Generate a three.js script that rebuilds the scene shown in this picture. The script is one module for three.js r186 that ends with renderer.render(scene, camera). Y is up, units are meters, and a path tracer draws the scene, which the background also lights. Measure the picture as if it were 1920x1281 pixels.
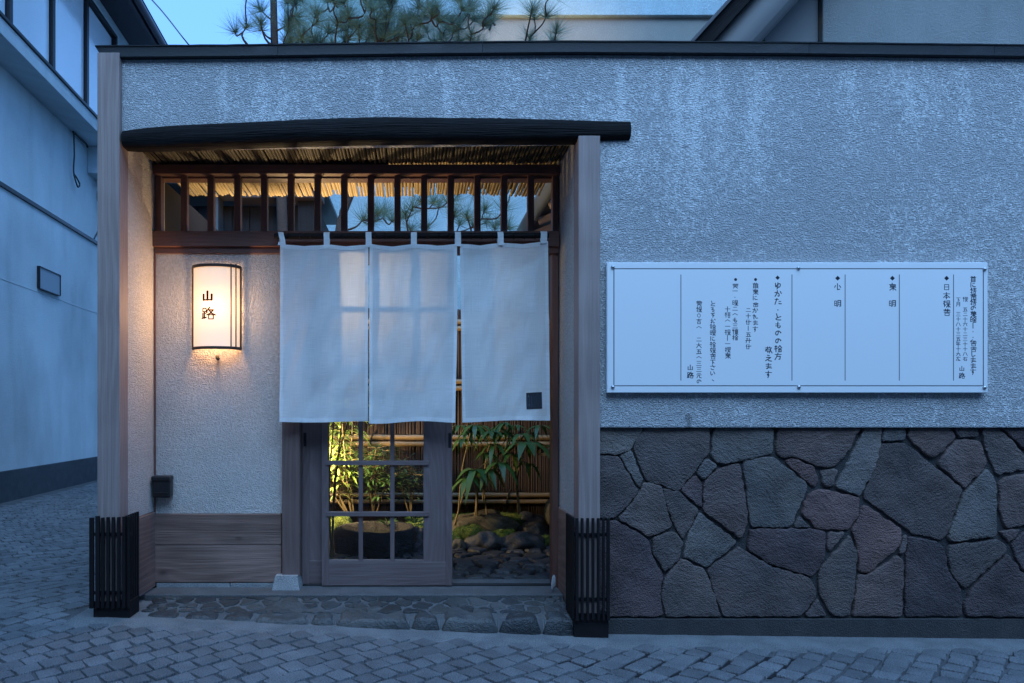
import * as THREE from 'three';
import { RoundedBoxGeometry } from 'three/addons/geometries/RoundedBoxGeometry.js';
import { mergeGeometries, mergeVertices, toCreasedNormals } from 'three/addons/utils/BufferGeometryUtils.js';

// ---------------------------------------------------------------- camera, sky, sun, exposure
const F = 1350, VX = 780, HY = 775, CY = 1.06, CZ = 3.43;          // focal length in photo pixels, vanishing point, eye height and distance to the facade (z = 0)
const scene = new THREE.Scene();
const camera = new THREE.PerspectiveCamera(2 * Math.atan(640.5 / F) * 180 / Math.PI, 1920 / 1281, 0.05, 200);
camera.position.set(0, CY, CZ);
camera.setViewOffset(1920, 1281, 960 - VX, 640.5 - HY, 1920, 1281);
const renderer = new THREE.WebGLRenderer({ antialias: true });
renderer.toneMapping = THREE.LinearToneMapping;
renderer.toneMappingExposure = 2.6;
renderer.shadowMap.enabled = true;
{
  const W = 64, H = 64, d = new Float32Array(W * H * 4);
  for (let j = 0; j < H; j++) {
    const e = Math.max(0, Math.sin(((j + 0.5) / H - 0.5) * Math.PI)), t = Math.pow(e, 0.6);
    for (let i = 0; i < W; i++) {
      const k = (j * W + i) * 4;
      d[k] = 0.175 + (0.068 - 0.175) * t; d[k + 1] = 0.365 + (0.222 - 0.365) * t; d[k + 2] = 0.7 + (0.62 - 0.7) * t; d[k + 3] = 1;
    }
  }
  const sky = new THREE.DataTexture(d, W, H, THREE.RGBAFormat, THREE.FloatType);
  sky.mapping = THREE.EquirectangularReflectionMapping; sky.magFilter = THREE.LinearFilter; sky.needsUpdate = true;
  scene.background = sky; scene.environment = sky;
}
const sun = new THREE.DirectionalLight(new THREE.Color().setRGB(0.39, 0.665, 1.0), 1.7);
sun.position.set(0.6, 7, 5.5); sun.target.position.set(0, 0, 0);
sun.castShadow = true; sun.shadow.radius = 110;
Object.assign(sun.shadow.camera, { left: -8, right: 8, top: 8, bottom: -8, near: 0.1, far: 40 });
sun.name = 'dusk_glow'; scene.add(sun, sun.target);

// ---------------------------------------------------------------- helpers
const X = (px, z = 0) => (px - VX) * (CZ - z) / F;                 // metres from a photo column / row at the depth z
const Y = (py, z = 0) => CY - (py - HY) * (CZ - z) / F;
function rng(seed) { let s = seed | 0; return () => { s = (s + 0x6d2b79f5) | 0; let t = Math.imul(s ^ (s >>> 15), 1 | s); t = (t + Math.imul(t ^ (t >>> 7), 61 | t)) ^ t; return ((t ^ (t >>> 14)) >>> 0) / 4294967296; }; }
const V = (x, y, z) => new THREE.Vector3(x, y, z);
const clamp = (x, a = 0, b = 1) => Math.min(b, Math.max(a, x));
const sstep = (a, b, x) => { const t = clamp((x - a) / (b - a)); return t * t * (3 - 2 * t); };
const lerp = (a, b, t) => a + (b - a) * t;
function table(points) { return (x) => { let i = 0; while (i < points.length - 2 && x > points[i + 1][0]) i++; const [a, b] = [points[i], points[i + 1]]; return lerp(a[1], b[1], clamp((x - a[0]) / (b[0] - a[0]))); }; }
// 2-D gradient noise
const perm = new Uint8Array(512); { const r = rng(77), p = [...Array(256).keys()]; for (let i = 255; i > 0; i--) { const j = Math.floor(r() * (i + 1)); [p[i], p[j]] = [p[j], p[i]]; } for (let i = 0; i < 512; i++) perm[i] = p[i & 255]; }
const GRX = [], GRY = []; for (let i = 0; i < 16; i++) { GRX.push(Math.cos(i * Math.PI / 8)); GRY.push(Math.sin(i * Math.PI / 8)); }
function noise(x, y) {
  const ix = Math.floor(x), iy = Math.floor(y), fx = x - ix, fy = y - iy, u = fx * fx * fx * (fx * (fx * 6 - 15) + 10), v = fy * fy * fy * (fy * (fy * 6 - 15) + 10);
  const a = ix & 255, b = (ix + 1) & 255, c = iy & 255, d = (iy + 1) & 255;
  const g = (h, dx, dy) => GRX[h & 15] * dx + GRY[h & 15] * dy;
  const n0 = g(perm[perm[a] + c], fx, fy), n1 = g(perm[perm[b] + c], fx - 1, fy), n2 = g(perm[perm[a] + d], fx, fy - 1), n3 = g(perm[perm[b] + d], fx - 1, fy - 1);
  return 1.4 * lerp(lerp(n0, n1, u), lerp(n2, n3, u), v);
}
function fbm(x, y, o = 4) { let s = 0, a = 0.5; for (let i = 0; i < o; i++) { s += a * noise(x, y); x = x * 2.03 + 17.1; y = y * 2.03 + 5.7; a *= 0.5; } return s; }
// textures: f(x, y in metres) -> value or [r, g, b] in linear light
const toS = (c) => c <= 0.0031308 ? 12.92 * c : 1.055 * Math.pow(c, 1 / 2.4) - 0.055;
function tex(w, h, wm, hm, f, color = false, wrap = THREE.MirroredRepeatWrapping) {
  const d = new Uint8Array(w * h * 4);
  for (let j = 0; j < h; j++) for (let i = 0; i < w; i++) {
    const v = f((i + 0.5) / w * wm, (j + 0.5) / h * hm), k = (j * w + i) * 4;
    if (color) { for (let c = 0; c < 3; c++) d[k + c] = 255 * clamp(toS(clamp(v[c]))); } else d[k] = d[k + 1] = d[k + 2] = 255 * clamp(v);
    d[k + 3] = 255;
  }
  const t = new THREE.DataTexture(d, w, h, THREE.RGBAFormat);
  t.magFilter = THREE.LinearFilter; t.minFilter = THREE.LinearFilter; t.wrapS = t.wrapT = wrap; t.repeat.set(1 / wm, 1 / hm);
  if (color) t.colorSpace = THREE.SRGBColorSpace;
  t.needsUpdate = true;
  return t;
}
const rgb = (r, g, b) => new THREE.Color().setRGB(r, g, b);
function mat(o) { const m = new THREE.MeshPhysicalMaterial({ side: THREE.DoubleSide }); for (const k in o) m[k] = o[k]; return m; }

// objects
const used = {};
const numbered = (n) => { const k = used[n] = (used[n] ?? -1) + 1; return k ? n + '_' + String(k).padStart(3, '0') : n; };
function tag(o, label, category, group) { o.userData.label = label; o.userData.category = category; if (group) o.userData.group = group; return o; }
function thing(name, label, category, pos = [0, 0, 0], group) { const o = new THREE.Group(); o.name = numbered(name); o.position.set(...pos); scene.add(o); return tag(o, label, category, group); }
function put(name, geo, m, parent, kind) {
  const o = new THREE.Mesh(geo, m); o.name = parent ? name : numbered(name); o.castShadow = o.receiveShadow = true; (parent ?? scene).add(o);
  if (kind) o.userData.kind = kind;
  return o;
}
function holder(name, parent) { const o = new THREE.Group(); o.name = name; parent.add(o); return o; }
// uv in metres by the side a face looks to; grain: 0 along x, 1 along y, 2 along z (texture v runs with the grain)
function uvBox(g, grain = 1, ou = 0, ov = 0) {
  g = g.index ? g.toNonIndexed() : g;
  const p = g.attributes.position, n = p.count, uv = new Float32Array(n * 2), a = V(), b = V(), c = V();
  for (let i = 0; i < n; i += 3) {
    a.fromBufferAttribute(p, i); b.fromBufferAttribute(p, i + 1); c.fromBufferAttribute(p, i + 2);
    const q = b.clone().sub(a).cross(c.clone().sub(a)), d = [Math.abs(q.x), Math.abs(q.y), Math.abs(q.z)], k = d.indexOf(Math.max(...d));
    const ax = [0, 1, 2].filter((t) => t !== k), v = ax.includes(grain) ? grain : ax[1], u = ax.find((t) => t !== v);
    [a, b, c].forEach((w, j) => { const arr = [w.x, w.y, w.z]; uv[(i + j) * 2] = arr[u] + ou + k * 0.37; uv[(i + j) * 2 + 1] = arr[v] + ov; });
  }
  g.setAttribute('uv', new THREE.BufferAttribute(uv, 2));
  return g;
}
let boxSeed = 0;
function rbox(x0, x1, y0, y1, z0, z1, r = 0.004, grain = 1) {
  const w = Math.abs(x1 - x0), h = Math.abs(y1 - y0), d = Math.abs(z1 - z0);
  let g = r > 0 ? new RoundedBoxGeometry(w, h, d, 1, Math.min(r, w / 2.2, h / 2.2, d / 2.2)) : new THREE.BoxGeometry(w, h, d);
  g.translate((x0 + x1) / 2, (y0 + y1) / 2, (z0 + z1) / 2);
  boxSeed++;
  return uvBox(g, grain, (boxSeed * 0.618) % 1 * 3, (boxSeed * 0.377) % 1 * 5);
}
const merge = (gs) => mergeGeometries(gs.map((g) => { g = g.index ? g.toNonIndexed() : g; for (const k of Object.keys(g.attributes)) if (!['position', 'normal', 'uv'].includes(k)) g.deleteAttribute(k); return g; }));
class MB {
  constructor() { this.p = []; this.i = []; this.t = []; }
  v(a, u = 0, w = 0) { this.p.push(a.x, a.y, a.z); this.t.push(u, w); return this.p.length / 3 - 1; }
  tri(a, b, c) { this.i.push(a, b, c); }
  quad(a, b, c, d) { this.i.push(a, b, c, a, c, d); }
  tube(pts, radii, sides = 6, caps = true) {
    let prev = null, len = 0;
    const up = V(0.31, 0.9, 0.29);
    pts.forEach((p, k) => {
      const q = pts[Math.min(k + 1, pts.length - 1)].clone().sub(pts[Math.max(k - 1, 0)]).normalize();
      let s = V().crossVectors(q, Math.abs(q.dot(up)) > 0.95 ? V(1, 0, 0) : up).normalize(), t = V().crossVectors(q, s);
      if (k) len += p.distanceTo(pts[k - 1]);
      const r = Array.isArray(radii) ? radii[k] : radii, ring = [];
      for (let j = 0; j <= sides; j++) { const a = j / sides * Math.PI * 2; ring.push(this.v(p.clone().addScaledVector(s, Math.cos(a) * r).addScaledVector(t, Math.sin(a) * r), j / sides * 2 * Math.PI * r, len)); }
      if (prev) for (let j = 0; j < sides; j++) this.quad(prev[j], ring[j], ring[j + 1], prev[j + 1]);
      if (caps && (k === 0 || k === pts.length - 1)) { const c = this.v(p); for (let j = 0; j < sides; j++) this.tri(c, ring[j], ring[j + 1]); }
      prev = ring;
    });
    return this;
  }
  leaf(base, dir, up, len, wid, droop = 0.3, fold = 0.15) {
    const d = dir.clone().normalize(), s = V().crossVectors(d, up).normalize(), n = V().crossVectors(s, d).normalize();
    let last = null;
    for (const [t, w] of [[0, 0.12], [0.3, 0.9], [0.62, 0.85], [1, 0]]) {
      const c = base.clone().addScaledVector(d, len * t).addScaledVector(V(0, -1, 0), droop * len * t * t);
      const l = this.v(c.clone().addScaledVector(s, -wid * w / 2).addScaledVector(n, wid * w * fold), 0, t), m = this.v(c, 0.5, t), r = this.v(c.clone().addScaledVector(s, wid * w / 2).addScaledVector(n, wid * w * fold), 1, t);
      if (last) { this.quad(last[0], last[1], m, l); this.quad(last[1], last[2], r, m); }
      last = [l, m, r];
    }
  }
  geo() {
    const g = new THREE.BufferGeometry();
    g.setAttribute('position', new THREE.Float32BufferAttribute(this.p, 3)); g.setAttribute('uv', new THREE.Float32BufferAttribute(this.t, 2)); g.setIndex(this.i);
    g.computeVertexNormals();
    return g;
  }
}
const curve = (pts, n = 8) => new THREE.CatmullRomCurve3(pts).getPoints(n);
// a flat stone from an outline [[u, v], ...]; place(u, v, w) puts it in space (w = height of its face)
function round2(poly, times = 2, k = 0.22) {
  for (let t = 0; t < times; t++) poly = poly.flatMap((p, i) => { const q = poly[(i + 1) % poly.length]; return [[lerp(p[0], q[0], k), lerp(p[1], q[1], k)], [lerp(p[0], q[0], 1 - k), lerp(p[1], q[1], 1 - k)]]; });
  return poly;
}
function densify(poly, step) { return poly.flatMap((p, i) => { const q = poly[(i + 1) % poly.length], n = Math.max(1, Math.round(Math.hypot(q[0] - p[0], q[1] - p[1]) / step)); return [...Array(n).keys()].map((j) => [lerp(p[0], q[0], j / n), lerp(p[1], q[1], j / n)]); }); }
function stone(poly, h, place, { edge = 0.008, wob = 0.003, bump = 0.004, seed = 1, rings = 3 } = {}) {
  const m = new MB(), cx = poly.reduce((s, p) => s + p[0], 0) / poly.length, cy = poly.reduce((s, p) => s + p[1], 0) / poly.length, n = poly.length;
  const rmean = poly.reduce((s, p) => s + Math.hypot(p[0] - cx, p[1] - cy), 0) / n, e = Math.min(edge / rmean, 0.4);
  const levels = [[1, -0.004], [1, h * 0.55], [1 - e * 0.45, h * 0.9], [1 - e, h]];
  for (let k = 1; k < rings; k++) levels.push([(1 - e) * (1 - k / rings), h]);
  let prev = null;
  levels.forEach(([s, w], l) => {
    const ring = poly.map((p, i) => {
      const jx = noise(p[0] * 31 + seed * 7.3, p[1] * 31) * wob, jy = noise(p[0] * 31, p[1] * 31 + seed * 3.1) * wob;
      const u = cx + (p[0] + jx - cx) * s, v = cy + (p[1] + jy - cy) * s;
      const up = l < 2 ? 0 : bump * (noise(u * 9 + seed * 13.7, v * 9) + 0.5 * noise(u * 24, v * 24 + seed));
      return m.v(place(u, v, w + up), u, v);
    });
    if (prev) for (let i = 0; i < n; i++) { const j = (i + 1) % n; m.quad(prev[i], prev[j], ring[j], ring[i]); }
    prev = ring;
  });
  const c = m.v(place(cx, cy, h + bump * noise(cx * 9 + seed * 13.7, cy * 9)), cx, cy);
  for (let i = 0; i < n; i++) m.tri(prev[i], prev[(i + 1) % n], c);
  return m.geo();
}
// cells of a Voronoi diagram of pts inside the polygon box, shrunk by gap
function cells(pts, box, gap) {
  return pts.map((p, i) => {
    let poly = box.map((q) => [...q]);
    pts.forEach((q, j) => {
      if (i === j || Math.hypot(q[0] - p[0], q[1] - p[1]) > 2) return;
      const dx = q[0] - p[0], dy = q[1] - p[1], L = Math.hypot(dx, dy), c = (p[0] + q[0]) / 2 * dx + (p[1] + q[1]) / 2 * dy - gap / 2 * L, out = [];
      for (let k = 0; k < poly.length; k++) {
        const a = poly[k], b = poly[(k + 1) % poly.length], fa = a[0] * dx + a[1] * dy - c, fb = b[0] * dx + b[1] * dy - c;
        if (fa <= 0) out.push(a);
        if (fa * fb < 0) { const t = fa / (fa - fb); out.push([lerp(a[0], b[0], t), lerp(a[1], b[1], t)]); }
      }
      poly = out;
    });
    return poly;
  });
}

// ---------------------------------------------------------------- materials
const T = {};
T.stucco = tex(1024, 1024, 1.15, 1.15, (x, y) => {
  const n1 = noise(x * 118 + 0.5 * noise(x * 50, y * 50), y * 126), n2 = noise(x * 250 + 3, y * 262), n3 = noise(x * 38 + 4, y * 38), n4 = noise(x * 420, y * 420);
  return 0.3 + 0.3 * sstep(-0.15, 0.45, n1 + 0.35 * n3 + 0.35 * n2) + 0.26 * n2 + 0.12 * n4 + 0.1 * n3;
});
T.grit = tex(512, 512, 0.4, 0.4, (x, y) => 0.5 + 0.45 * noise(x * 260, y * 260) + 0.35 * noise(x * 120, y * 120) + 0.2 * noise(x * 30, y * 30));
// stains of the street wall: pale flecks of lime among grey grime, running down in streaks from the coping
const streaks = [[-0.92, 0.05, 0.5], [-0.74, 0.04, 0.5], [-0.63, 0.035, 0.4], [-0.47, 0.05, 0.45], [-0.2, 0.06, 0.4], [-0.02, 0.05, 0.35], [0.15, 0.05, 0.5], [0.98, 0.05, 0.7], [1.25, 0.05, 0.9], [1.33, 0.07, 1.0], [1.45, 0.04, 0.8], [1.62, 0.08, 1.1], [2.05, 0.07, 0.5], [2.35, 0.1, 0.7], [2.62, 0.06, 0.5]];
T.stain = tex(2048, 840, 4.9, 2.0, (x, y) => {
  const wx = x - 1.45, wy = y + 0.95;
  let c = 0.14 + 0.6 * fbm(wx * 1.3 + 3, wy * 1.5, 4) + 0.2 * noise(wx * 5 + 8, wy * 4.2);
  for (const [sx, w, l] of streaks) { const dx = wx - sx - 0.02 * noise(wy * 5, sx * 9), top = 2.78 - wy; c += 0.46 * Math.exp(-dx * dx / (w * w * 0.45)) * sstep(-0.02, 0.1, top) * (1 - sstep(l * 0.35, l, top)) * (0.8 + 0.6 * noise(wx * 20, wy * 3)); }
  const f = 0.55 * noise(wx * 70, wy * 62) + 0.5 * noise(wx * 150, wy * 130) + 0.35 * noise(wx * 24, wy * 20);
  const s = sstep(-0.12, 0.5, f + c - 0.3), g = 1 + 0.16 * noise(wx * 180 + 7, wy * 180) + 0.1 * fbm(wx * 3, wy * 3, 3);
  const drip = wy < 1.06 && Math.abs(wx - 1.3 + 0.01 * noise(wy * 30, 2)) < 0.012 + 0.008 * noise(wy * 40, 8) ? 0.6 : 1;
  return [0, 1, 2].map((k) => lerp([0.43, 0.435, 0.445][k], [0.67, 0.68, 0.685][k], s) * g * drip);
}, true);
T.stain.offset.set(1.45 / 4.9, -0.95 / 2.0);
T.cream = tex(512, 512, 1.3, 1.3, (x, y) => { const s = sstep(-0.3, 0.5, 0.6 * noise(x * 70, y * 70) + 0.5 * fbm(x * 5, y * 5, 3)); return [0.5 + 0.1 * s, 0.47 + 0.1 * s, 0.445 + 0.1 * s]; }, true);
T.render = tex(1024, 1024, 5, 5, (x, y) => {
  const a = fbm(x * 1.1, y * 0.7, 6), st = sstep(0.1, 0.5, noise(x * 5 + 0.6 * noise(y, x), y * 0.5)) * 0.05 * (1 + noise(x * 60, y * 40)), g = 1 + 0.4 * a - st + 0.1 * noise(x * 120, y * 120);
  return [0.61 * g, 0.69 * g, 0.72 * g];
}, true);
function woodTex(seed, c0, c1, rings, knot) {
  return tex(512, 1024, 0.6, 2.2, (x, y) => {
    let d = x + 0.035 * noise(x * 3 + seed, y * 1.1) + 0.012 * noise(x * 9, y * 3 + seed), k = 0;
    for (const [kx, ky, kr] of knot) { const r = Math.hypot((x - kx) * 1.6, (y - ky) * 0.75) / kr; d += 0.03 * Math.exp(-r * r * 0.6); k = Math.max(k, Math.exp(-r * r * 5)); }
    const arch = 0.16 * Math.pow(Math.abs(Math.sin(y * 1.5 + seed)), 1.5) * Math.exp(-Math.pow((x - 0.3) / 0.16, 2));
    const g = 0.5 + 0.5 * Math.sin((d + arch) * rings * 6.283), fib = noise(x * 330, y * 5 + seed) * 0.5 + noise(x * 120, y * 2.2) * 0.35, age = fbm(x * 3 + seed, y * 2.3, 3);
    const s = clamp(0.2 * Math.pow(g, 2.2) + 0.42 + 0.3 * fib + 0.6 * age), q = lerp(1, 0.35, k);
    return [0, 1, 2].map((i) => lerp(c0[i], c1[i], s) * q);
  }, true);
}
T.cedar = woodTex(1.3, [0.19, 0.135, 0.122], [0.39, 0.3, 0.275], 30, []);
T.cedarKnot = woodTex(5.7, [0.07, 0.046, 0.039], [0.33, 0.24, 0.215], 22, [[0.26, 0.62, 0.05], [0.47, 1.5, 0.04], [0.1, 1.9, 0.03]]);
T.woodBump = tex(512, 512, 0.3, 1.4, (x, y) => 0.5 + 0.5 * noise(x * 300, y * 6) + 0.3 * noise(x * 120, y * 3) + 0.15 * noise(x * 600, y * 40));
T.rock = tex(1024, 1024, 0.9, 0.9, (x, y) => {
  const q = noise(x * 4, y * 4) * 0.02, r = (x * 0.42 + y) + q;
  return 0.5 + 0.13 * noise(r * 90 + noise(x * 20, y * 20), (x - y * 0.4) * 30) + 0.24 * noise(x * 170, y * 170) + 0.14 * noise(x * 70, y * 70) + 0.36 * fbm(x * 9, y * 9, 4);
});
T.rockTone = tex(512, 512, 1.2, 1.2, (x, y) => { const g = 0.86 + 0.75 * fbm(x * 4, y * 4, 5) + 0.2 * noise((x * 0.42 + y) * 80, (x - y * 0.4) * 22) + 0.16 * noise(x * 180, y * 180), p = 0.09 * fbm(x * 4 + 9, y * 4, 3); return [g * (0.8 + p), g * 0.8, g * (0.8 - p)]; }, true);
T.granite = tex(512, 512, 0.5, 0.5, (x, y) => { const n = noise(x * 190, y * 190), m = noise(x * 380 + 5, y * 380), w = fbm(x * 9, y * 9, 3), g = 0.8 + 0.42 * n + 0.42 * m + 0.35 * w; return [g * 0.8, g * 0.8, g * 0.8]; }, true);
T.linen = tex(1024, 1024, 0.36, 0.36, (x, y) => { const a = Math.sin(x * 6.283 / 0.0022 + 2 * noise(x * 40, y * 9)), b = Math.sin(y * 6.283 / 0.0022 + 2 * noise(x * 9, y * 40)), slub = noise(x * 16, y * 520) * 0.7 + noise(x * 520, y * 12) * 0.55; return 0.5 + 0.13 * (a + b) + 0.4 * slub; });
T.linenTone = tex(1024, 1024, 0.36, 0.36, (x, y) => { const s = noise(x * 14, y * 430) * 0.75 + noise(x * 430, y * 10) * 0.6, g = 1 + 0.1 * s + 0.05 * noise(x * 6, y * 6); return [0.85 * g, 0.85 * g, 0.845 * g]; }, true);
T.wired = tex(256, 256, 0.06, 0.06, (x, y) => 0.5 + 0.25 * Math.sin((x + y) * 6.283 / 0.03) + 0.25 * Math.sin((x - y) * 6.283 / 0.03));
T.reedTone = tex(256, 512, 0.3, 1.0, (x, y) => { const g = 0.85 + 0.4 * noise(x * 90, y * 5) + 0.3 * noise(x * 20, y * 9); return [0.42 * g, 0.31 * g, 0.17 * g]; }, true);

const M = {};
M.plaster = mat({ map: T.stain, bumpMap: T.stucco, bumpScale: 0.012, roughness: 0.88 });
M.cream = mat({ map: T.cream, bumpMap: T.stucco, bumpScale: 0.01, roughness: 0.9 });
M.render = mat({ map: T.render, bumpMap: T.grit, bumpScale: 0.004, roughness: 0.9 });
M.cedar = mat({ map: T.cedar, bumpMap: T.woodBump, bumpScale: 0.0012, roughness: 0.62 });
M.darkpost = mat({ map: T.cedar, color: rgb(0.52, 0.44, 0.43), bumpMap: T.woodBump, bumpScale: 0.0016, roughness: 0.65 });
M.knotty = mat({ map: T.cedarKnot, color: rgb(1.0, 0.86, 0.8), bumpMap: T.woodBump, bumpScale: 0.0014, roughness: 0.62 });
M.door = mat({ map: T.cedar, color: rgb(0.52, 0.49, 0.53), bumpMap: T.woodBump, bumpScale: 0.0007, roughness: 0.55 });
M.redwood = mat({ map: T.cedar, color: rgb(0.5, 0.28, 0.225), bumpMap: T.woodBump, bumpScale: 0.0007, roughness: 0.5 });
M.char = mat({ map: T.cedar, specularIntensity: 0.2, color: rgb(0.035, 0.042, 0.05), bumpMap: T.woodBump, bumpScale: 0.004, roughness: 0.7 });
M.slat = mat({ map: T.cedar, specularIntensity: 0.35, color: rgb(0.04, 0.045, 0.055), bumpMap: T.woodBump, bumpScale: 0.0006, roughness: 0.6 });
M.copper = mat({ color: rgb(0.016, 0.018, 0.022), bumpMap: T.grit, bumpScale: 0.0006, roughness: 0.5, metalness: 0.3 });
M.stones = [[0.108, 0.09, 0.088], [0.098, 0.08, 0.08], [0.15, 0.095, 0.092], [0.092, 0.066, 0.07], [0.13, 0.12, 0.118], [0.122, 0.09, 0.086], [0.075, 0.058, 0.062]].map((c) => mat({ map: T.rockTone, color: rgb(c[0] * 1.3, c[1] * 1.18, c[2] * 1.1), bumpMap: T.rock, bumpScale: 0.008, roughness: 0.82 }));
M.mortar = mat({ color: rgb(0.045, 0.044, 0.046), bumpMap: T.grit, bumpScale: 0.004, roughness: 0.95 });
M.base = mat({ map: T.granite, color: rgb(0.065, 0.06, 0.06), bumpMap: T.grit, bumpScale: 0.003, roughness: 0.9 });
M.setts = [0.215, 0.25, 0.18, 0.23].map((g) => mat({ map: T.granite, color: rgb(g * 0.97, g * 1.0, g * 1.05), bumpMap: T.grit, bumpScale: 0.006, roughness: 0.75 }));
M.sand = mat({ map: T.granite, color: rgb(0.12, 0.12, 0.125), bumpMap: T.grit, bumpScale: 0.003, roughness: 0.95 });
M.cement = mat({ map: T.granite, color: rgb(0.21, 0.215, 0.22), bumpMap: T.grit, bumpScale: 0.002, roughness: 0.9 });
M.flags = [[0.05, 0.052, 0.055], [0.064, 0.063, 0.062], [0.09, 0.089, 0.087], [0.036, 0.037, 0.04]].map((c) => mat({ map: T.rockTone, color: rgb(...c), bumpMap: T.rock, bumpScale: 0.006, roughness: 0.6 }));
M.granite = mat({ map: T.granite, color: rgb(0.4, 0.41, 0.42), bumpMap: T.grit, bumpScale: 0.003, roughness: 0.85 });
M.glass = mat({ color: rgb(1, 1, 1), transmission: 1, thickness: 0, roughness: 0.0, ior: 1.45 });
M.linen = mat({ map: T.linenTone, bumpMap: T.linen, bumpScale: 0.0009, roughness: 0.98, transmission: 0.3, thickness: 0, specularIntensity: 0.1, transparent: true, opacity: 0.92 });
M.hem = mat({ map: T.linenTone, bumpMap: T.linen, bumpScale: 0.0009, roughness: 0.98, transmission: 0.22, thickness: 0, specularIntensity: 0.1 });
M.black = mat({ color: rgb(0.012, 0.012, 0.014), roughness: 0.4 });
M.darkMetal = mat({ color: rgb(0.03, 0.03, 0.034), roughness: 0.4, metalness: 0.6 });
M.steel = mat({ color: rgb(0.45, 0.46, 0.48), roughness: 0.35, metalness: 0.9 });

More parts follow.
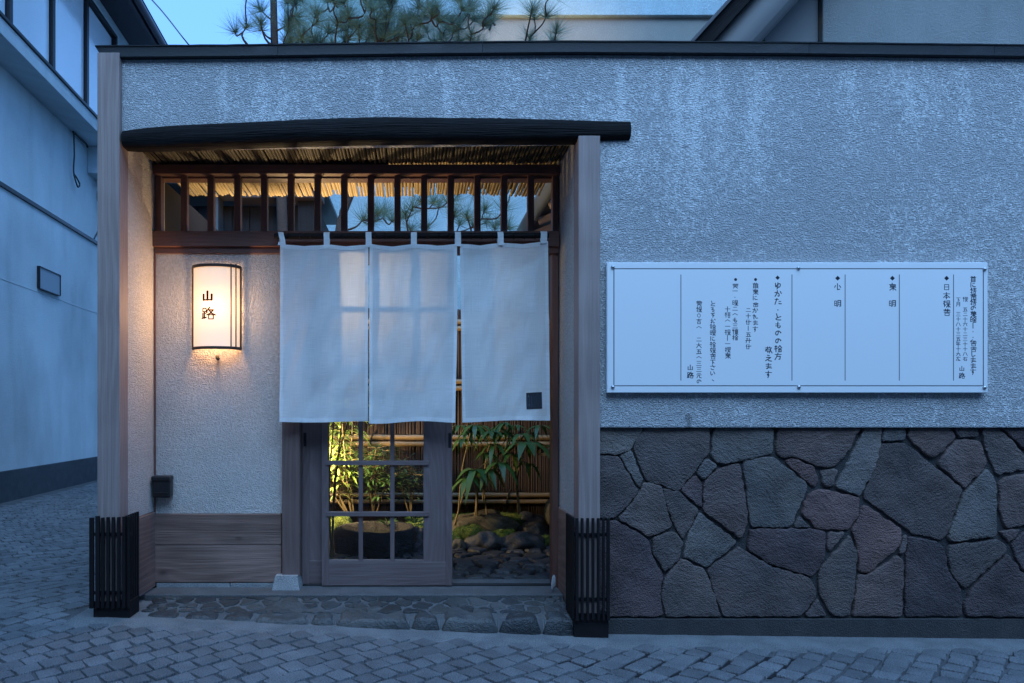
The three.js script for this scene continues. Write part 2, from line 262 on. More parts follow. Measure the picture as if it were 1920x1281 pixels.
// ---------------------------------------------------------------- ground
const groundY = (x, z) => { let y = x > 0.8 ? -0.006 - 0.012 * (x - 0.8) : x > -1.45 ? -0.006 + 0.096 * (0.8 - x) / 2.25 : 0.09 - 0.006 * (-1.45 - x); if (x < -6) y = 0.063; if (x > 8) y = -0.092; return y - 0.004; };
{
  const m = new MB(), xs = [-60, -20, -6, -4.6, -3, -2, -1.45, -1, -0.5, 0, 0.4, 0.8, 1.5, 3, 8, 20, 60], zs = [60, 20, 6, 3, 1.5, 0.5, 0, -0.25, -2, -6, -12, -20, -60];
  const at = zs.map((z) => xs.map((x) => m.v(V(x, groundY(x, z) - 0.006, z), x, z)));
  for (let j = 0; j + 1 < zs.length; j++) for (let i = 0; i + 1 < xs.length; i++) m.quad(at[j][i], at[j][i + 1], at[j + 1][i + 1], at[j + 1][i]);
  const street = put('street', m.geo(), M.sand, null, 'structure');
  // granite setts: a square grid laid on the diagonal in front of the house, drifting into arcs in the alley
  const P = 0.1, r = rng(5), list = [];
  const warp = (u, v) => {
    const th = 0.76, x0 = u * Math.cos(th) - v * Math.sin(th), z0 = u * Math.sin(th) + v * Math.cos(th);
    const k = sstep(-0.9, -2.6, x0) , a = 0.55 * k;
    return [x0 + 0.07 * noise(x0 * 0.7, z0 * 0.7 + 3) + a * 0.25 * Math.sin(z0 * 2.4), z0 + 0.08 * noise(x0 * 0.6 + 9, z0 * 0.6) + a * 0.42 * Math.sin(x0 * 2.1 + 0.8)];
  };
  const wet = (x, z) => x > 0.75 && x < 1.75 && z > 0.12 && z < 0.36;
  for (let a = -130; a < 130; a++) for (let b = -130; b < 130; b++) {
    const bb = b + ((a & 1) ? 0.42 : 0) + 0.12 * noise(a * 1.7, 3), u = a * P, v = bb * P;
    const [cx, cz] = warp(u + P / 2, v + P / 2);
    if (cx < -5.2 || cx > 3.3 || cz > 1.5 || cz < -9) continue;
    const edge = 0.05 * noise(cx * 3, 1);
    if (cx > -1.62 && cz < (cx > 0.62 ? 0.115 : 0.115) + edge) continue;
    if (cx > -1.62 - 0.1 && cz < 0.02 && cz > -0.3) continue;
    if (cx < -4.13 - 0.059 * -cz && cz < 1.4 && cx < -4.36 - 0.059 * (cz * -1 - 4.57) + 0.02) continue;
    if (Math.hypot(cx, cz - CZ) > 12.5) continue;
    list.push({ u, v, cx, cz, d: Math.hypot(cx, cz - CZ) - (cz < -0.1 && cx > -1.5 ? 99 : 0), tone: Math.floor(r() * 4), h: 0.002 + 0.0045 * r(), g: 0.0035 + 0.006 * r(), sk: [0, 1, 2, 3].map(() => [(r() - 0.5) * 0.016, (r() - 0.5) * 0.016]) });
  }
  const make = (s, m) => {
    const g = s.g, q = [[g, g * 0.7], [P - g, g * 0.7], [P - g, P - g * 0.7], [g, P - g * 0.7]].map(([a, b], i) => warp(s.u + a + s.sk[i][0], s.v + b + s.sk[i][1]));
    const c = [0, 1].map((k) => q.reduce((t, p) => t + p[k] / 4, 0)), ring = (f, y) => round2(q, 1, 0.06).map(([x, z]) => { const X0 = lerp(x, c[0], f), Z0 = lerp(z, c[1], f); return m.v(V(X0, groundY(X0, Z0) + y + 0.003 * noise(X0 * 40, Z0 * 40), Z0), X0, Z0); });
    const A = ring(0, -0.012), B = ring(0.01, s.h * 0.5), C = ring(0.075, s.h), n = A.length;
    for (let i = 0; i < n; i++) { const j = (i + 1) % n; m.quad(A[j], A[i], B[i], B[j]); m.quad(B[j], B[i], C[i], C[j]); }
    const t = m.v(V(c[0], groundY(c[0], c[1]) + s.h + 0.002, c[1]), c[0], c[1]);
    for (let i = 0; i < n; i++) m.tri(C[(i + 1) % n], C[i], t);
    return m;
  };
  const inView = (s) => { const D = CZ - s.cz, px = VX + s.cx * F / D, py = HY + 1.06 * F / D; return D > 0.5 && px > -30 && px < 1950 && py < 1330; };
  const near = list.filter(inView).sort((a, b) => a.d - b.d), single = new Set(near.slice(0, 300));
  for (const s of single) put('sett', make(s, new MB()).geo(), M.setts[s.tone], street);
  M.setts.forEach((mt, k) => { const m = new MB(); for (const s of list) if (!single.has(s) && s.tone === k) make(s, m); put('sett_paving', m.geo(), mt, street, 'stuff'); });
  // dark damp sand in the joints in front of the right post
  { const d = new MB(), r2 = rng(77), c0 = d.v(V(1.2, groundY(1.2, 0.33) - 0.0025, 0.33), 1.2, 0.33); let p0 = null, f0 = null; for (let i = 0; i < 40; i++) { const a = i / 40 * 6.2832, k = 1 + 0.5 * noise(Math.cos(a) * 2.2 + 5, Math.sin(a) * 2.2) + 0.12 * r2(), x = 1.2 + 0.46 * k * Math.cos(a), z = 0.33 + 0.17 * k * Math.sin(a), v = d.v(V(x, groundY(x, z) - 0.0025, z), x, z); if (p0 !== null) d.tri(c0, v, p0); else f0 = v; p0 = v; } d.tri(c0, f0, p0); put('damp_sand', d.geo(), mat({ color: rgb(0.018, 0.018, 0.02), roughness: 0.35 }), street); }
  // smooth cement fillet along the foot of the wall and the step
  const c = new MB(), n = 60; let last = null;
  for (let i = 0; i <= n; i++) {
    const x = lerp(-1.62, 3.3, i / n), ze = 0.105 + 0.05 * noise(x * 3, 1) + 0.05 + 0.012 * noise(x * 11, 4), row = [-0.35, 0.02, ze - 0.06, ze].map((z, k) => c.v(V(x, groundY(x, z) + [0.012, 0.012, 0.011, -0.006][k] + 0.002 * noise(x * 9, z * 9), z), x, z));
    if (last) for (let k = 0; k < 3; k++) c.quad(last[k + 1], row[k + 1], row[k], last[k]);
    last = row;
  }
  put('cement_strip', c.geo(), M.cement, street);
}

// ---------------------------------------------------------------- the gatehouse: wall, posts, log, recess, transom, doors
const ZD = -0.43, XL = X(228.5), XR = X(1082), gate = thing('gatehouse', 'stucco gatehouse with dark log lintel, latticed transom and stone-clad street wall', 'building');
const planar = (g) => { g = g.index ? g.toNonIndexed() : g; const p = g.attributes.position, uv = new Float32Array(p.count * 2); for (let i = 0; i < p.count; i++) { uv[2 * i] = p.getX(i) + p.getZ(i); uv[2 * i + 1] = p.getY(i); } g.setAttribute('uv', new THREE.BufferAttribute(uv, 2)); return g; };
{
  // plaster face with its rounded lower lip
  const s = new THREE.Shape(), xr = 5.2, yb = Y(800), yt = Y(97);
  s.moveTo(XL - 0.02, yt); s.lineTo(XL - 0.02, Y(262)); s.lineTo(XR + 0.03, Y(250)); s.lineTo(XR + 0.03, yb); s.lineTo(xr, yb); s.lineTo(xr, yt); s.closePath();
  put('plaster_wall', planar(new THREE.ExtrudeGeometry(s, { depth: 0.13, bevelEnabled: true, bevelSize: 0.006, bevelThickness: 0.006, bevelSegments: 2 }).translate(0, 0, -0.136)), M.plaster, gate);
  put('wall_core', rbox(XR + 0.03, xr - 0.01, groundY(2) - 0.1, yb, -0.2, -0.036, 0), M.mortar, gate);
  put('base_course', rbox(X(1142), xr - 0.02, groundY(3) - 0.1, Y(1163), -0.09, -0.022, 0.006, 0), M.base, gate);
}
{
  // rubble stones, outlined after the wall: [u, v] on a 3.05-fold grid of the photograph from (1120, 780)
  const S = [
    [[15, 65], [270, 65], [205, 188], [130, 222], [15, 215]], [[278, 65], [660, 65], [655, 215], [475, 435], [385, 400], [290, 372], [212, 190]], [[680, 68], [1022, 68], [1015, 208], [985, 222], [740, 275], [705, 275], [662, 230]],
    [[150, 222], [203, 195], [275, 375], [245, 418], [145, 240]], [[15, 230], [130, 234], [238, 425], [235, 450], [120, 583], [15, 590]], [[640, 243], [702, 290], [620, 372], [582, 325]], [[485, 432], [570, 338], [610, 385], [606, 525], [592, 522]],
    [[620, 385], [710, 302], [825, 272], [845, 400], [872, 600], [858, 640], [835, 712], [620, 542]], [[850, 265], [975, 230], [1025, 242], [1215, 390], [1212, 430], [1120, 640], [895, 640], [875, 500]], [[1045, 70], [1525, 68], [1455, 200], [1375, 288], [1290, 298], [1220, 262], [1140, 232], [1075, 243], [1040, 225]],
    [[280, 385], [378, 402], [388, 480], [438, 640], [310, 698], [128, 590], [255, 442]], [[392, 418], [480, 442], [592, 545], [505, 706], [490, 703], [442, 600], [386, 470]], [[597, 560], [818, 725], [635, 872], [503, 808], [532, 700]], [[15, 600], [125, 607], [298, 715], [318, 800], [388, 920], [368, 1000], [388, 1158], [15, 1162]],
    [[322, 705], [443, 668], [500, 722], [478, 820], [400, 902], [330, 790]], [[490, 824], [628, 888], [688, 1060], [722, 1158], [402, 1158], [377, 1020], [402, 930]], [[642, 888], [825, 757], [1000, 868], [1220, 932], [1262, 985], [1268, 1040], [1180, 1153], [742, 1158], [692, 1050]], [[885, 658], [1160, 652], [1325, 667], [1323, 790], [1280, 890], [1245, 928], [1000, 848], [870, 768]],
    [[1080, 262], [1140, 242], [1268, 302], [1280, 380], [1260, 412], [1217, 382]], [[1297, 320], [1375, 302], [1388, 320], [1365, 408], [1312, 408]], [[1550, 70], [1648, 70], [1630, 200], [1600, 300], [1528, 462], [1377, 410]], [[1662, 70], [1780, 70], [1783, 136], [1642, 144]],
    [[1797, 68], [2040, 68], [2076, 125], [1942, 247], [1892, 218], [1803, 132]], [[2057, 68], [2200, 68], [2206, 122], [2087, 120]], [[2082, 137], [2212, 144], [2246, 260], [2238, 295], [2128, 417], [1963, 270]], [[1637, 160], [1788, 160], [2112, 425], [2018, 683], [1980, 713], [1830, 678], [1542, 470]],
    [[2227, 68], [2325, 68], [2440, 190], [2500, 250], [2500, 300], [2315, 342], [2262, 220], [2228, 130]], [[2342, 68], [2500, 68], [2560, 240], [2440, 168]], [[2250, 303], [2300, 372], [2303, 688], [2042, 726], [2028, 690], [2122, 450]], [[2327, 390], [2372, 352], [2500, 337], [2560, 400], [2560, 618], [2357, 646], [2324, 520]],
    [[1182, 555], [1237, 447], [1300, 422], [1518, 474], [1518, 575], [1453, 656], [1277, 653]], [[1137, 642], [1172, 574], [1240, 642]], [[1547, 508], [1763, 656], [1758, 740], [1570, 907], [1512, 898], [1517, 800], [1478, 665]], [[1337, 674], [1437, 674], [1350, 778], [1337, 778]],
    [[1457, 686], [1506, 790], [1493, 920], [1463, 1148], [1377, 1158], [1342, 1120], [1282, 1000], [1284, 900]], [[1514, 914], [1572, 920], [1733, 808], [1773, 832], [1763, 1153], [1477, 1153]], [[1802, 697], [1975, 727], [2016, 810], [2028, 900], [2106, 1000], [2108, 1153], [1782, 1156], [1787, 850]], [[1775, 692], [1795, 692], [1780, 798], [1747, 793]],
    [[2034, 747], [2318, 714], [2373, 760], [2348, 803], [2140, 987], [2105, 983], [2047, 890], [2027, 800]], [[2368, 792], [2450, 905], [2560, 1005], [2560, 1153], [2132, 1153], [2127, 1080], [2162, 1000]], [[2392, 745], [2450, 684], [2560, 645], [2560, 980], [2460, 890]], [[2327, 666], [2448, 655], [2382, 733]], [[1198, 1154], [1275, 1053], [1332, 1154]],
  ];
  const tone = [4, 0, 4, 4, 1, 4, 3, 5, 4, 5, 0, 0, 4, 3, 0, 0, 1, 3, 2, 0, 4, 4, 5, 1, 5, 1, 0, 3, 4, 5, 2, 0, 2, 5, 0, 5, 6, 1, 0, 6, 6, 5, 1];
  const plinth = holder('stone_plinth', gate);
  S.forEach((poly, i) => {
    const mu = poly.reduce((s, p) => s + p[0] / poly.length, 0), mv = poly.reduce((s, p) => s + p[1] / poly.length, 0), grow = (u, c) => u + 5 * Math.sign(u - c) * Math.min(1, Math.abs(u - c) / 25), q = round2(densify(poly.map(([u, v]) => [X(1120 + grow(u, mu) / 3.05), Y(780 + Math.min(1160, Math.max(66, grow(v, mv))) / 3.05)]), 0.05), 2, 0.2), r = rng(100 + i), tx = (r() - 0.5) * 0.02, ty = (r() - 0.5) * 0.02, cx = q[0][0], cy = q[0][1];
    const g = stone(q, 0.036 + 0.006 * r(), (u, v, w) => V(u, v, -0.06 + w + (w > 0.01 ? tx * (u - cx) + ty * (v - cy) : 0)), { edge: 0.006, wob: 0.007, bump: 0.0045, seed: i + 1, rings: 6 });
    const a = (i * 2.4) % 6.28, uv = g.attributes.uv; for (let k = 0; k < uv.count; k++) { const u = uv.getX(k), v = uv.getY(k), b = 0.35 * Math.sin(a * 3); uv.setXY(k, u * Math.cos(b) - v * Math.sin(b) + i * 0.31, u * Math.sin(b) + v * Math.cos(b) + i * 0.17); }
    put('stone', g, M.stones[tone[i]], plinth);
    put('stone', g, M.stones[tone[(i * 5 + 2) % tone.length]], plinth).position.x = 2.121;                      // the wall runs on past the frame
  });
}
{
  // coping: folded dark sheet in lengths, following the wall's slight rise
  const top = table([[170, 85], [440, 83], [760, 78.5], [1060, 75.5], [1500, 78], [1920, 83], [2900, 86]]), cap = holder('coping', gate), seams = [182, 520, 905, 1518, 1866, 2300, 2830];
  for (let k = 0; k + 1 < seams.length; k++) {
    const m = new MB(), n = 14; let last = null;
    for (let i = 0; i <= n; i++) {
      const px = lerp(seams[k] + (k ? 0.3 : 0), seams[k + 1] - 0.3, i / n), x = X(px, 0.03), w = 0.0016 * noise(px * 0.03, k), t = Y(top(px), 0.03) + w, b = Y(top(px) + 23, 0.025);
      const prof = [[b, -0.2], [b, 0.022], [b + 0.004, 0.025], [t - 0.006, 0.026], [t - 0.005, 0.03], [t, 0.031], [t + 0.012, -0.06], [t, -0.22]];
      const flare = k === 0 && i === 0 ? -0.01 : 0, row = prof.map(([y, z], j) => m.v(V(x + (j < 3 ? 0.018 * (k === 0 && i === 0) : flare), y, z), x, y + z));
      if (last) for (let j = 0; j + 1 < row.length; j++) m.quad(last[j], row[j], row[j + 1], last[j + 1]);
      if (i === 0 || i === n) { const c = m.v(V(x, (t + b) / 2, -0.06)); for (let j = 0; j < row.length; j++) m.tri(c, row[j], row[(j + 1) % row.length]); }
      last = row;
    }
    put('coping_sheet', toCreasedNormals(m.geo(), 0.5), M.copper, cap);
  }
}
// posts, log lintel
put('post', rbox(X(187), XL, groundY(-1.45) - 0.05, Y(104), -0.075, 0.03, 0.004, 1), M.cedar, gate);
put('post', rbox(XR, X(1122.5), groundY(0.8) - 0.05, Y(254, 0.03), -0.075, 0.03, 0.004, 1), M.cedar, gate);
{
  const m = new MB(), top = table([[231, 245], [300, 238], [400, 232], [560, 224], [720, 219.5], [900, 220.5], [1080, 226], [1181, 229]]), bot = table([[231, 279], [300, 279], [400, 276], [560, 270], [720, 266], [900, 266], [1080, 266], [1181, 264]]);
  const n = 46, sd = 28; let last = null;
  for (let i = 0; i <= n; i++) {
    const px = lerp(230.5, 1181, i / n), x = X(px, 0.01), ca = (Y(top(px), 0.0) + Y(bot(px), 0.0)) / 2, r = (Y(top(px), 0) - Y(bot(px), 0)) / 2 * (i === 0 ? 0.9 : 1), row = [];
    for (let j = 0; j <= sd; j++) {
      const a = j / sd * 6.2832, e = 1 + 0.05 * noise(x * 2.2, Math.sin(a) * 1.4 + 4) + 0.03 * noise(x * 1.3, a * 9) + 0.02 * noise(x * 26, Math.cos(a) * 3);
      row.push(m.v(V(x, ca + r * e * Math.sin(a), -0.02 + 0.054 * e * Math.sign(Math.cos(a)) * Math.pow(Math.abs(Math.cos(a)), 0.55)), a * 0.06, x));
    }
    if (last) for (let j = 0; j < sd; j++) m.quad(last[j], row[j], row[j + 1], last[j + 1]);
    if (i === 0 || i === n) { const c = m.v(V(x + (i ? 0.001 : -0.002), ca, -0.02), 0.3, x); for (let j = 0; j < sd; j++) m.tri(c, row[j], row[j + 1]); }
    last = row;
  }
  put('log_lintel', toCreasedNormals(m.geo(), 0.9), M.char, gate);
}
// recess: jambs, side panel, boards
const yPan = [Y(474, ZD), Y(963, ZD), Y(1022, ZD), Y(1092, ZD)], ySill = Y(1101, ZD);
put('jamb_wall', planar(rbox(X(187) + 0.01, XL - 0.004, Y(982), Y(205), -0.6, -0.073, 0.003)), M.cream, gate);
put('jamb_wall', planar(rbox(XR + 0.004, XR + 0.11, Y(975), Y(205), -0.6, -0.073, 0.003)), M.cream, gate);
put('jamb_board', rbox(X(187) + 0.014, XL + 0.006, groundY(-1.4) + 0.05, Y(983), ZD + 0.002, -0.077, 0.004, 2), M.knotty, gate);
put('jamb_board', rbox(XR - 0.006, XR + 0.1, ySill - 0.04, Y(973), ZD + 0.002, -0.077, 0.004, 2), M.knotty, gate);
const xPanR = X(529, ZD);
put('recess_wall', planar(rbox(XL - 0.01, xPanR, yPan[1], Y(440, ZD), ZD - 0.09, ZD, 0)), M.cream, gate);
put('wall_board', rbox(XL + 0.002, xPanR - 0.002, yPan[2] + 0.001, yPan[1] - 0.002, ZD - 0.03, ZD + 0.009, 0.004, 0), M.knotty, gate);
put('wall_board', rbox(XL + 0.002, xPanR - 0.002, yPan[3], yPan[2] - 0.001, ZD - 0.03, ZD + 0.008, 0.004, 0), M.knotty, gate);
put('corner_strip', rbox(XL, XL + 0.008, yPan[1], yPan[0] - 0.005, ZD + 0.001, ZD + 0.009, 0.002, 1), M.redwood, gate);
put('sill_stone', rbox(XL + 0.01, X(432, ZD) - 0.002, ySill - 0.05, yPan[3] - 0.003, ZD - 0.05, ZD + 0.005, 0.004, 0), M.granite, gate);
put('sill_stone', rbox(X(432, ZD), X(520, ZD), ySill - 0.05, yPan[3] - 0.003, ZD - 0.05, ZD + 0.006, 0.004, 0), M.granite, gate);
put('threshold', rbox(XL + 0.004, XR - 0.008, 0.0, ySill, -0.62, -0.27, 0.006, 0), mat({ map: T.granite, color: rgb(0.13, 0.13, 0.135), bumpMap: T.grit, bumpScale: 0.002, roughness: 0.7 }), gate);
for (const dz of [0, 0.028]) put('door_track', rbox(X(565, ZD), X(1036, ZD), ySill - 0.002, ySill + 0.007, ZD - 0.035 - dz, ZD - 0.022 - dz, 0.002, 0), M.darkMetal, gate);
put('side_wall', rbox(X(187) + 0.004, XL - 0.012, -0.05, Y(262), -3.2, -0.602, 0), mat({ map: T.cedar, color: rgb(0.06, 0.055, 0.052), roughness: 0.8 }), gate);
// door posts
put('door_post', rbox(X(530.5, ZD), X(563.5, ZD), Y(1079, ZD), Y(474, ZD), ZD - 0.07, ZD + 0.03, 0.004, 1), M.darkpost, gate);
put('door_post', rbox(X(1036, ZD), XR - 0.002, ySill, Y(474, ZD), ZD - 0.09, ZD - 0.004, 0.004, 1), M.redwood, gate);
{
  const g = new THREE.CylinderGeometry(0.082, 0.108, Y(1078, -0.4) - Y(1108, -0.4), 4, 1).rotateY(Math.PI / 4), p = g.attributes.position;
  g.translate((X(530, ZD) + X(563, ZD)) / 2 - 0.018, (Y(1078, -0.4) + Y(1108, -0.4)) / 2, ZD + 0.0);
  put('post_stone', uvBox(toCreasedNormals(g, 0.3)), M.granite, gate);
}
// transom lattice
{
  const tr = holder('transom', gate), w = (a) => X(a, ZD);
  put('top_rail', rbox(w(290), w(1047.5), Y(325.5, -0.4), Y(308, -0.4), ZD - 0.02, -0.4, 0.003, 0), M.redwood, tr);
  put('inner_rail', rbox(w(292), w(1046), Y(332, ZD) , Y(320, ZD), ZD - 0.1, ZD - 0.025, 0.003, 0), M.redwood, tr);
  put('bottom_rail', rbox(w(288.5), w(1047.5), Y(462, -0.405), Y(433, -0.405), ZD - 0.07, -0.405, 0.003, 0), M.redwood, tr);
  put('bottom_rail', rbox(w(291), w(1047), Y(475, -0.42), Y(463, -0.42), ZD - 0.05, -0.42, 0.002, 0), M.redwood, tr);
  for (let i = 0; i < 14; i++) { const c = 344 + i * 50.15; put('lattice_bar', rbox(w(c - 5.9), w(c + 5.9), Y(436, ZD), Y(322, ZD), ZD - 0.045, ZD - 0.002, 0.003, 1), M.redwood, tr); }
  put('stile', rbox(w(290.5), w(301.5), Y(436, ZD), Y(322, ZD), ZD - 0.05, ZD, 0.003, 1), M.redwood, tr);
  put('stile', rbox(w(1036.5), w(1047.5), Y(436, ZD), Y(322, ZD), ZD - 0.05, ZD, 0.003, 1), M.redwood, tr);
}
// ceiling and eaves of reeds over the recess
{
  const rf = holder('reed_ceiling', gate), yR = Y(308, -0.4);
  const layer = (z0, z1, y0, y1, step, jag, seed) => {
    const m = new MB(), r = rng(seed); let x = XL + 0.01, group = 0;
    while (x < XR - 0.01) {
      group = r() < 0.22 ? (r() - 0.5) * jag : group;
      const rad = step * (0.36 + 0.2 * r()), ze = z1 + group + (r() - 0.5) * jag * 0.4, dy = (r() - 0.5) * 0.008, sk = (r() - 0.5) * 0.012;
      m.tube([V(x, y0 + dy, z0), V(x + sk * 0.5, (y0 + y1) / 2 + dy, (z0 + ze) / 2), V(x + sk, y1 + dy - 0.004 * r(), ze)], rad, 6);
      x += step * (0.75 + 0.4 * r());
    }
    return m.geo();
  };
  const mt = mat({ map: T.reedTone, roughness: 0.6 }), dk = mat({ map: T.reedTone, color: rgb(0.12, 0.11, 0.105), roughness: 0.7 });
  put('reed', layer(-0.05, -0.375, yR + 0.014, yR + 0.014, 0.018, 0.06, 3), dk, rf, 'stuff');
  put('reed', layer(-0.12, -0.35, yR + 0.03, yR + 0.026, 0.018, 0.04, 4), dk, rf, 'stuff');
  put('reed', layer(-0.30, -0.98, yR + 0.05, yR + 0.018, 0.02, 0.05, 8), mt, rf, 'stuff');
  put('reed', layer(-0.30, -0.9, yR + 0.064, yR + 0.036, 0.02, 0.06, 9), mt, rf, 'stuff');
  put('header_board', rbox(XL + 0.002, X(728, ZD), yR - 0.004, yR + 0.024, -0.425, -0.402, 0.002, 0), M.char, rf);
  put('roof_board', rbox(XL - 0.003, XR + 0.003, yR + 0.085, yR + 0.105, -0.93, -0.137, 0.003, 0), M.char, rf);
  put('eave_batten', rbox(XL, XR, yR + 0.045, yR + 0.075, -0.86, -0.82, 0.004, 0), M.cedar, rf);
}
// sliding doors
{
  const w = (a) => X(a, ZD), yt = Y(478, ZD), yb = ySill + 0.006;
  const d = holder('sliding_door', gate), z1 = ZD - 0.004, z0 = ZD - 0.036;
  put('stile', rbox(w(603), w(616), yb, yt, z0, z1, 0.002, 1), M.door, d);
  put('stile', rbox(w(836), w(848), yb, yt, z0, z1, 0.002, 1), M.door, d);
  put('panel', rbox(w(794), w(836.5), Y(1056, ZD), yt, z0 + 0.006, z1 - 0.004, 0.001, 1), M.door, d);
  put('bottom_rail', rbox(w(615.8), w(836.2), yb, Y(1054.5, ZD), z0, z1 - 0.002, 0.002, 0), M.door, d);
  put('top_rail', rbox(w(615.8), w(836.2), Y(492, ZD), yt, z0, z1 - 0.002, 0.002, 0), M.door, d);
  const vx = [616, 676, 735.5, 794], hy = [492, 582, 676, 772, 868.5, 964.5, 1055];
  for (const x of vx.slice(1, 3)) put('muntin', rbox(w(x - 4), w(x + 4), Y(1055, ZD), Y(492, ZD), z0 + 0.008, z1 - 0.004, 0.0015, 1), M.door, d);
  for (const y of hy.slice(1, 6)) put('cross_rail', rbox(w(611), w(804), Y(y + 4, ZD), Y(y - 4, ZD), z0 + 0.004, z1 + 0.006, 0.0015, 0), M.door, d);
  put('mortised_edge', rbox(w(616), w(794), Y(1056, ZD), Y(1051, ZD), z0 + 0.005, z1 - 0.004, 0.001, 0), M.door, d);
  for (let i = 0; i < 3; i++) for (let j = 0; j < 6; j++) put('pane', new THREE.PlaneGeometry(w(vx[i + 1]) - w(vx[i]), Y(hy[j], ZD) - Y(hy[j + 1], ZD)).translate((w(vx[i]) + w(vx[i + 1])) / 2, (Y(hy[j], ZD) + Y(hy[j + 1], ZD)) / 2, z0 + 0.011), M.glass, d);
  put('finger_pull', rbox(w(840.6), w(846), Y(840, ZD), Y(812, ZD), z1 - 0.002, z1 + 0.0012, 0.001), M.black, d);
  const e = holder('sliding_door', gate), y1 = ZD - 0.042, y0 = ZD - 0.072;
  put('stile', rbox(w(564), w(577.5), yb, yt, y0, y1, 0.002, 1), M.door, e);
  put('panel', rbox(w(577), w(612), Y(1056, ZD), yt, y0 + 0.006, y1 - 0.005, 0.001, 1), M.door, e);
  put('bottom_rail', rbox(w(577), w(612), yb, Y(1054.5, ZD), y0, y1 - 0.002, 0.002, 0), M.door, e);
  put('finger_pull', rbox(w(567), w(572), Y(838, ZD), Y(812, ZD), y1 - 0.002, y1 + 0.0012, 0.001), M.black, e);
}
// stone step before the threshold
{
  const m = new MB(), yBack = ySill - 0.016, surf = (x, z) => { const f = 0.075 + 0.012 * sstep(-0.8, -1.4, x); return lerp(yBack, f, clamp((z + 0.27) / 0.3)); };
  const n = 30; let last = null;
  for (let i = 0; i <= n; i++) { const x = lerp(-1.33, 0.752, i / n), zf = 0.005 + 0.012 * noise(x * 5, 2), row = [[-0.3, surf(x, -0.3)], [-0.2, surf(x, -0.2)], [-0.1, surf(x, -0.1)], [zf, surf(x, zf) - 0.004], [zf + 0.004, groundY(x, 0) - 0.03]].map(([z, y]) => m.v(V(x, y, z), x, z)); if (last) for (let k = 0; k < 4; k++) m.quad(last[k], row[k], row[k + 1], last[k + 1]); last = row; }
  const st = put('stone_step', m.geo(), mat({ map: T.granite, color: rgb(0.14, 0.143, 0.147), bumpMap: T.grit, bumpScale: 0.003, roughness: 0.9 }), null, 'structure');
  const r = rng(21), pts = [];
  for (let k = 0; k < 900 && pts.length < 84; k++) { const x = lerp(-1.33, 0.75, r()), z = lerp(-0.27, -0.075, r()), dm = 0.062 + 0.035 * noise(x * 2, z * 3); if (pts.every((p) => Math.hypot((p[0] - x) * 0.72, (p[1] - z) * 1.25) > dm)) pts.push([x, z]); }
  cells(pts, [[-1.335, -0.272], [0.75, -0.272], [0.75, -0.07], [-1.335, -0.07]], 0.016).forEach((c, i) => { if (c.length < 3) return; const q = round2(densify(c, 0.05), 2, 0.24); put('stone', stone(q.reverse(), 0.004 + 0.003 * r(), (x, z, w) => V(x, surf(x, z) + w, z), { edge: 0.008, wob: 0.012, bump: 0.003, seed: i + 50, rings: 2 }), M.flags[i % 4], st); });
  // boulders along the front edge
  [[-1.3, -1.13, 0], [-1.12, -0.94, 0], [-0.93, -0.775, 1], [-0.77, -0.512, 2, 0.215], [-0.505, -0.39, 2], [-0.383, -0.03, 2, 0.15], [-0.023, 0.112, 1], [0.119, 0.39, 2, 0.155], [0.397, 0.595, 3], [0.602, 0.752, 0]].forEach(([a, b, tone, big], i) => {
    const zb = big ? -big : -0.1, zf = 0.028 + 0.012 * r() - (a < -0.9 ? 0.012 : 0);
    const q = round2(densify([[a, lerp(zb, zf, 0.35)], [lerp(a, b, 0.15), zb + 0.02 * r()], [lerp(a, b, 0.8), zb + 0.02 * r()], [b, lerp(zb, zf, 0.3)], [b, zf - 0.01], [lerp(a, b, 0.6), zf], [lerp(a, b, 0.3), zf - 0.008 * r()], [a, zf - 0.012]], 0.05), 2, 0.13);
    const lo = groundY((a + b) / 2, 0) - 0.03;
    const g = stone(q.reverse(), 1, (x, z, w) => V(x, lerp(lo, surf(x, z) + 0.007 + (w > 0.95 ? (w - 1) : 0), clamp(w * w * 0.4 + w * 0.6)), z + (w < 0.3 ? -0.006 : 0)), { edge: 0.03, wob: 0.006, bump: 0.01, seed: i + 150, rings: 4 });
    put('stone', uvBox(g, 1, i, 0), M.flags[tone], st);
  });
}

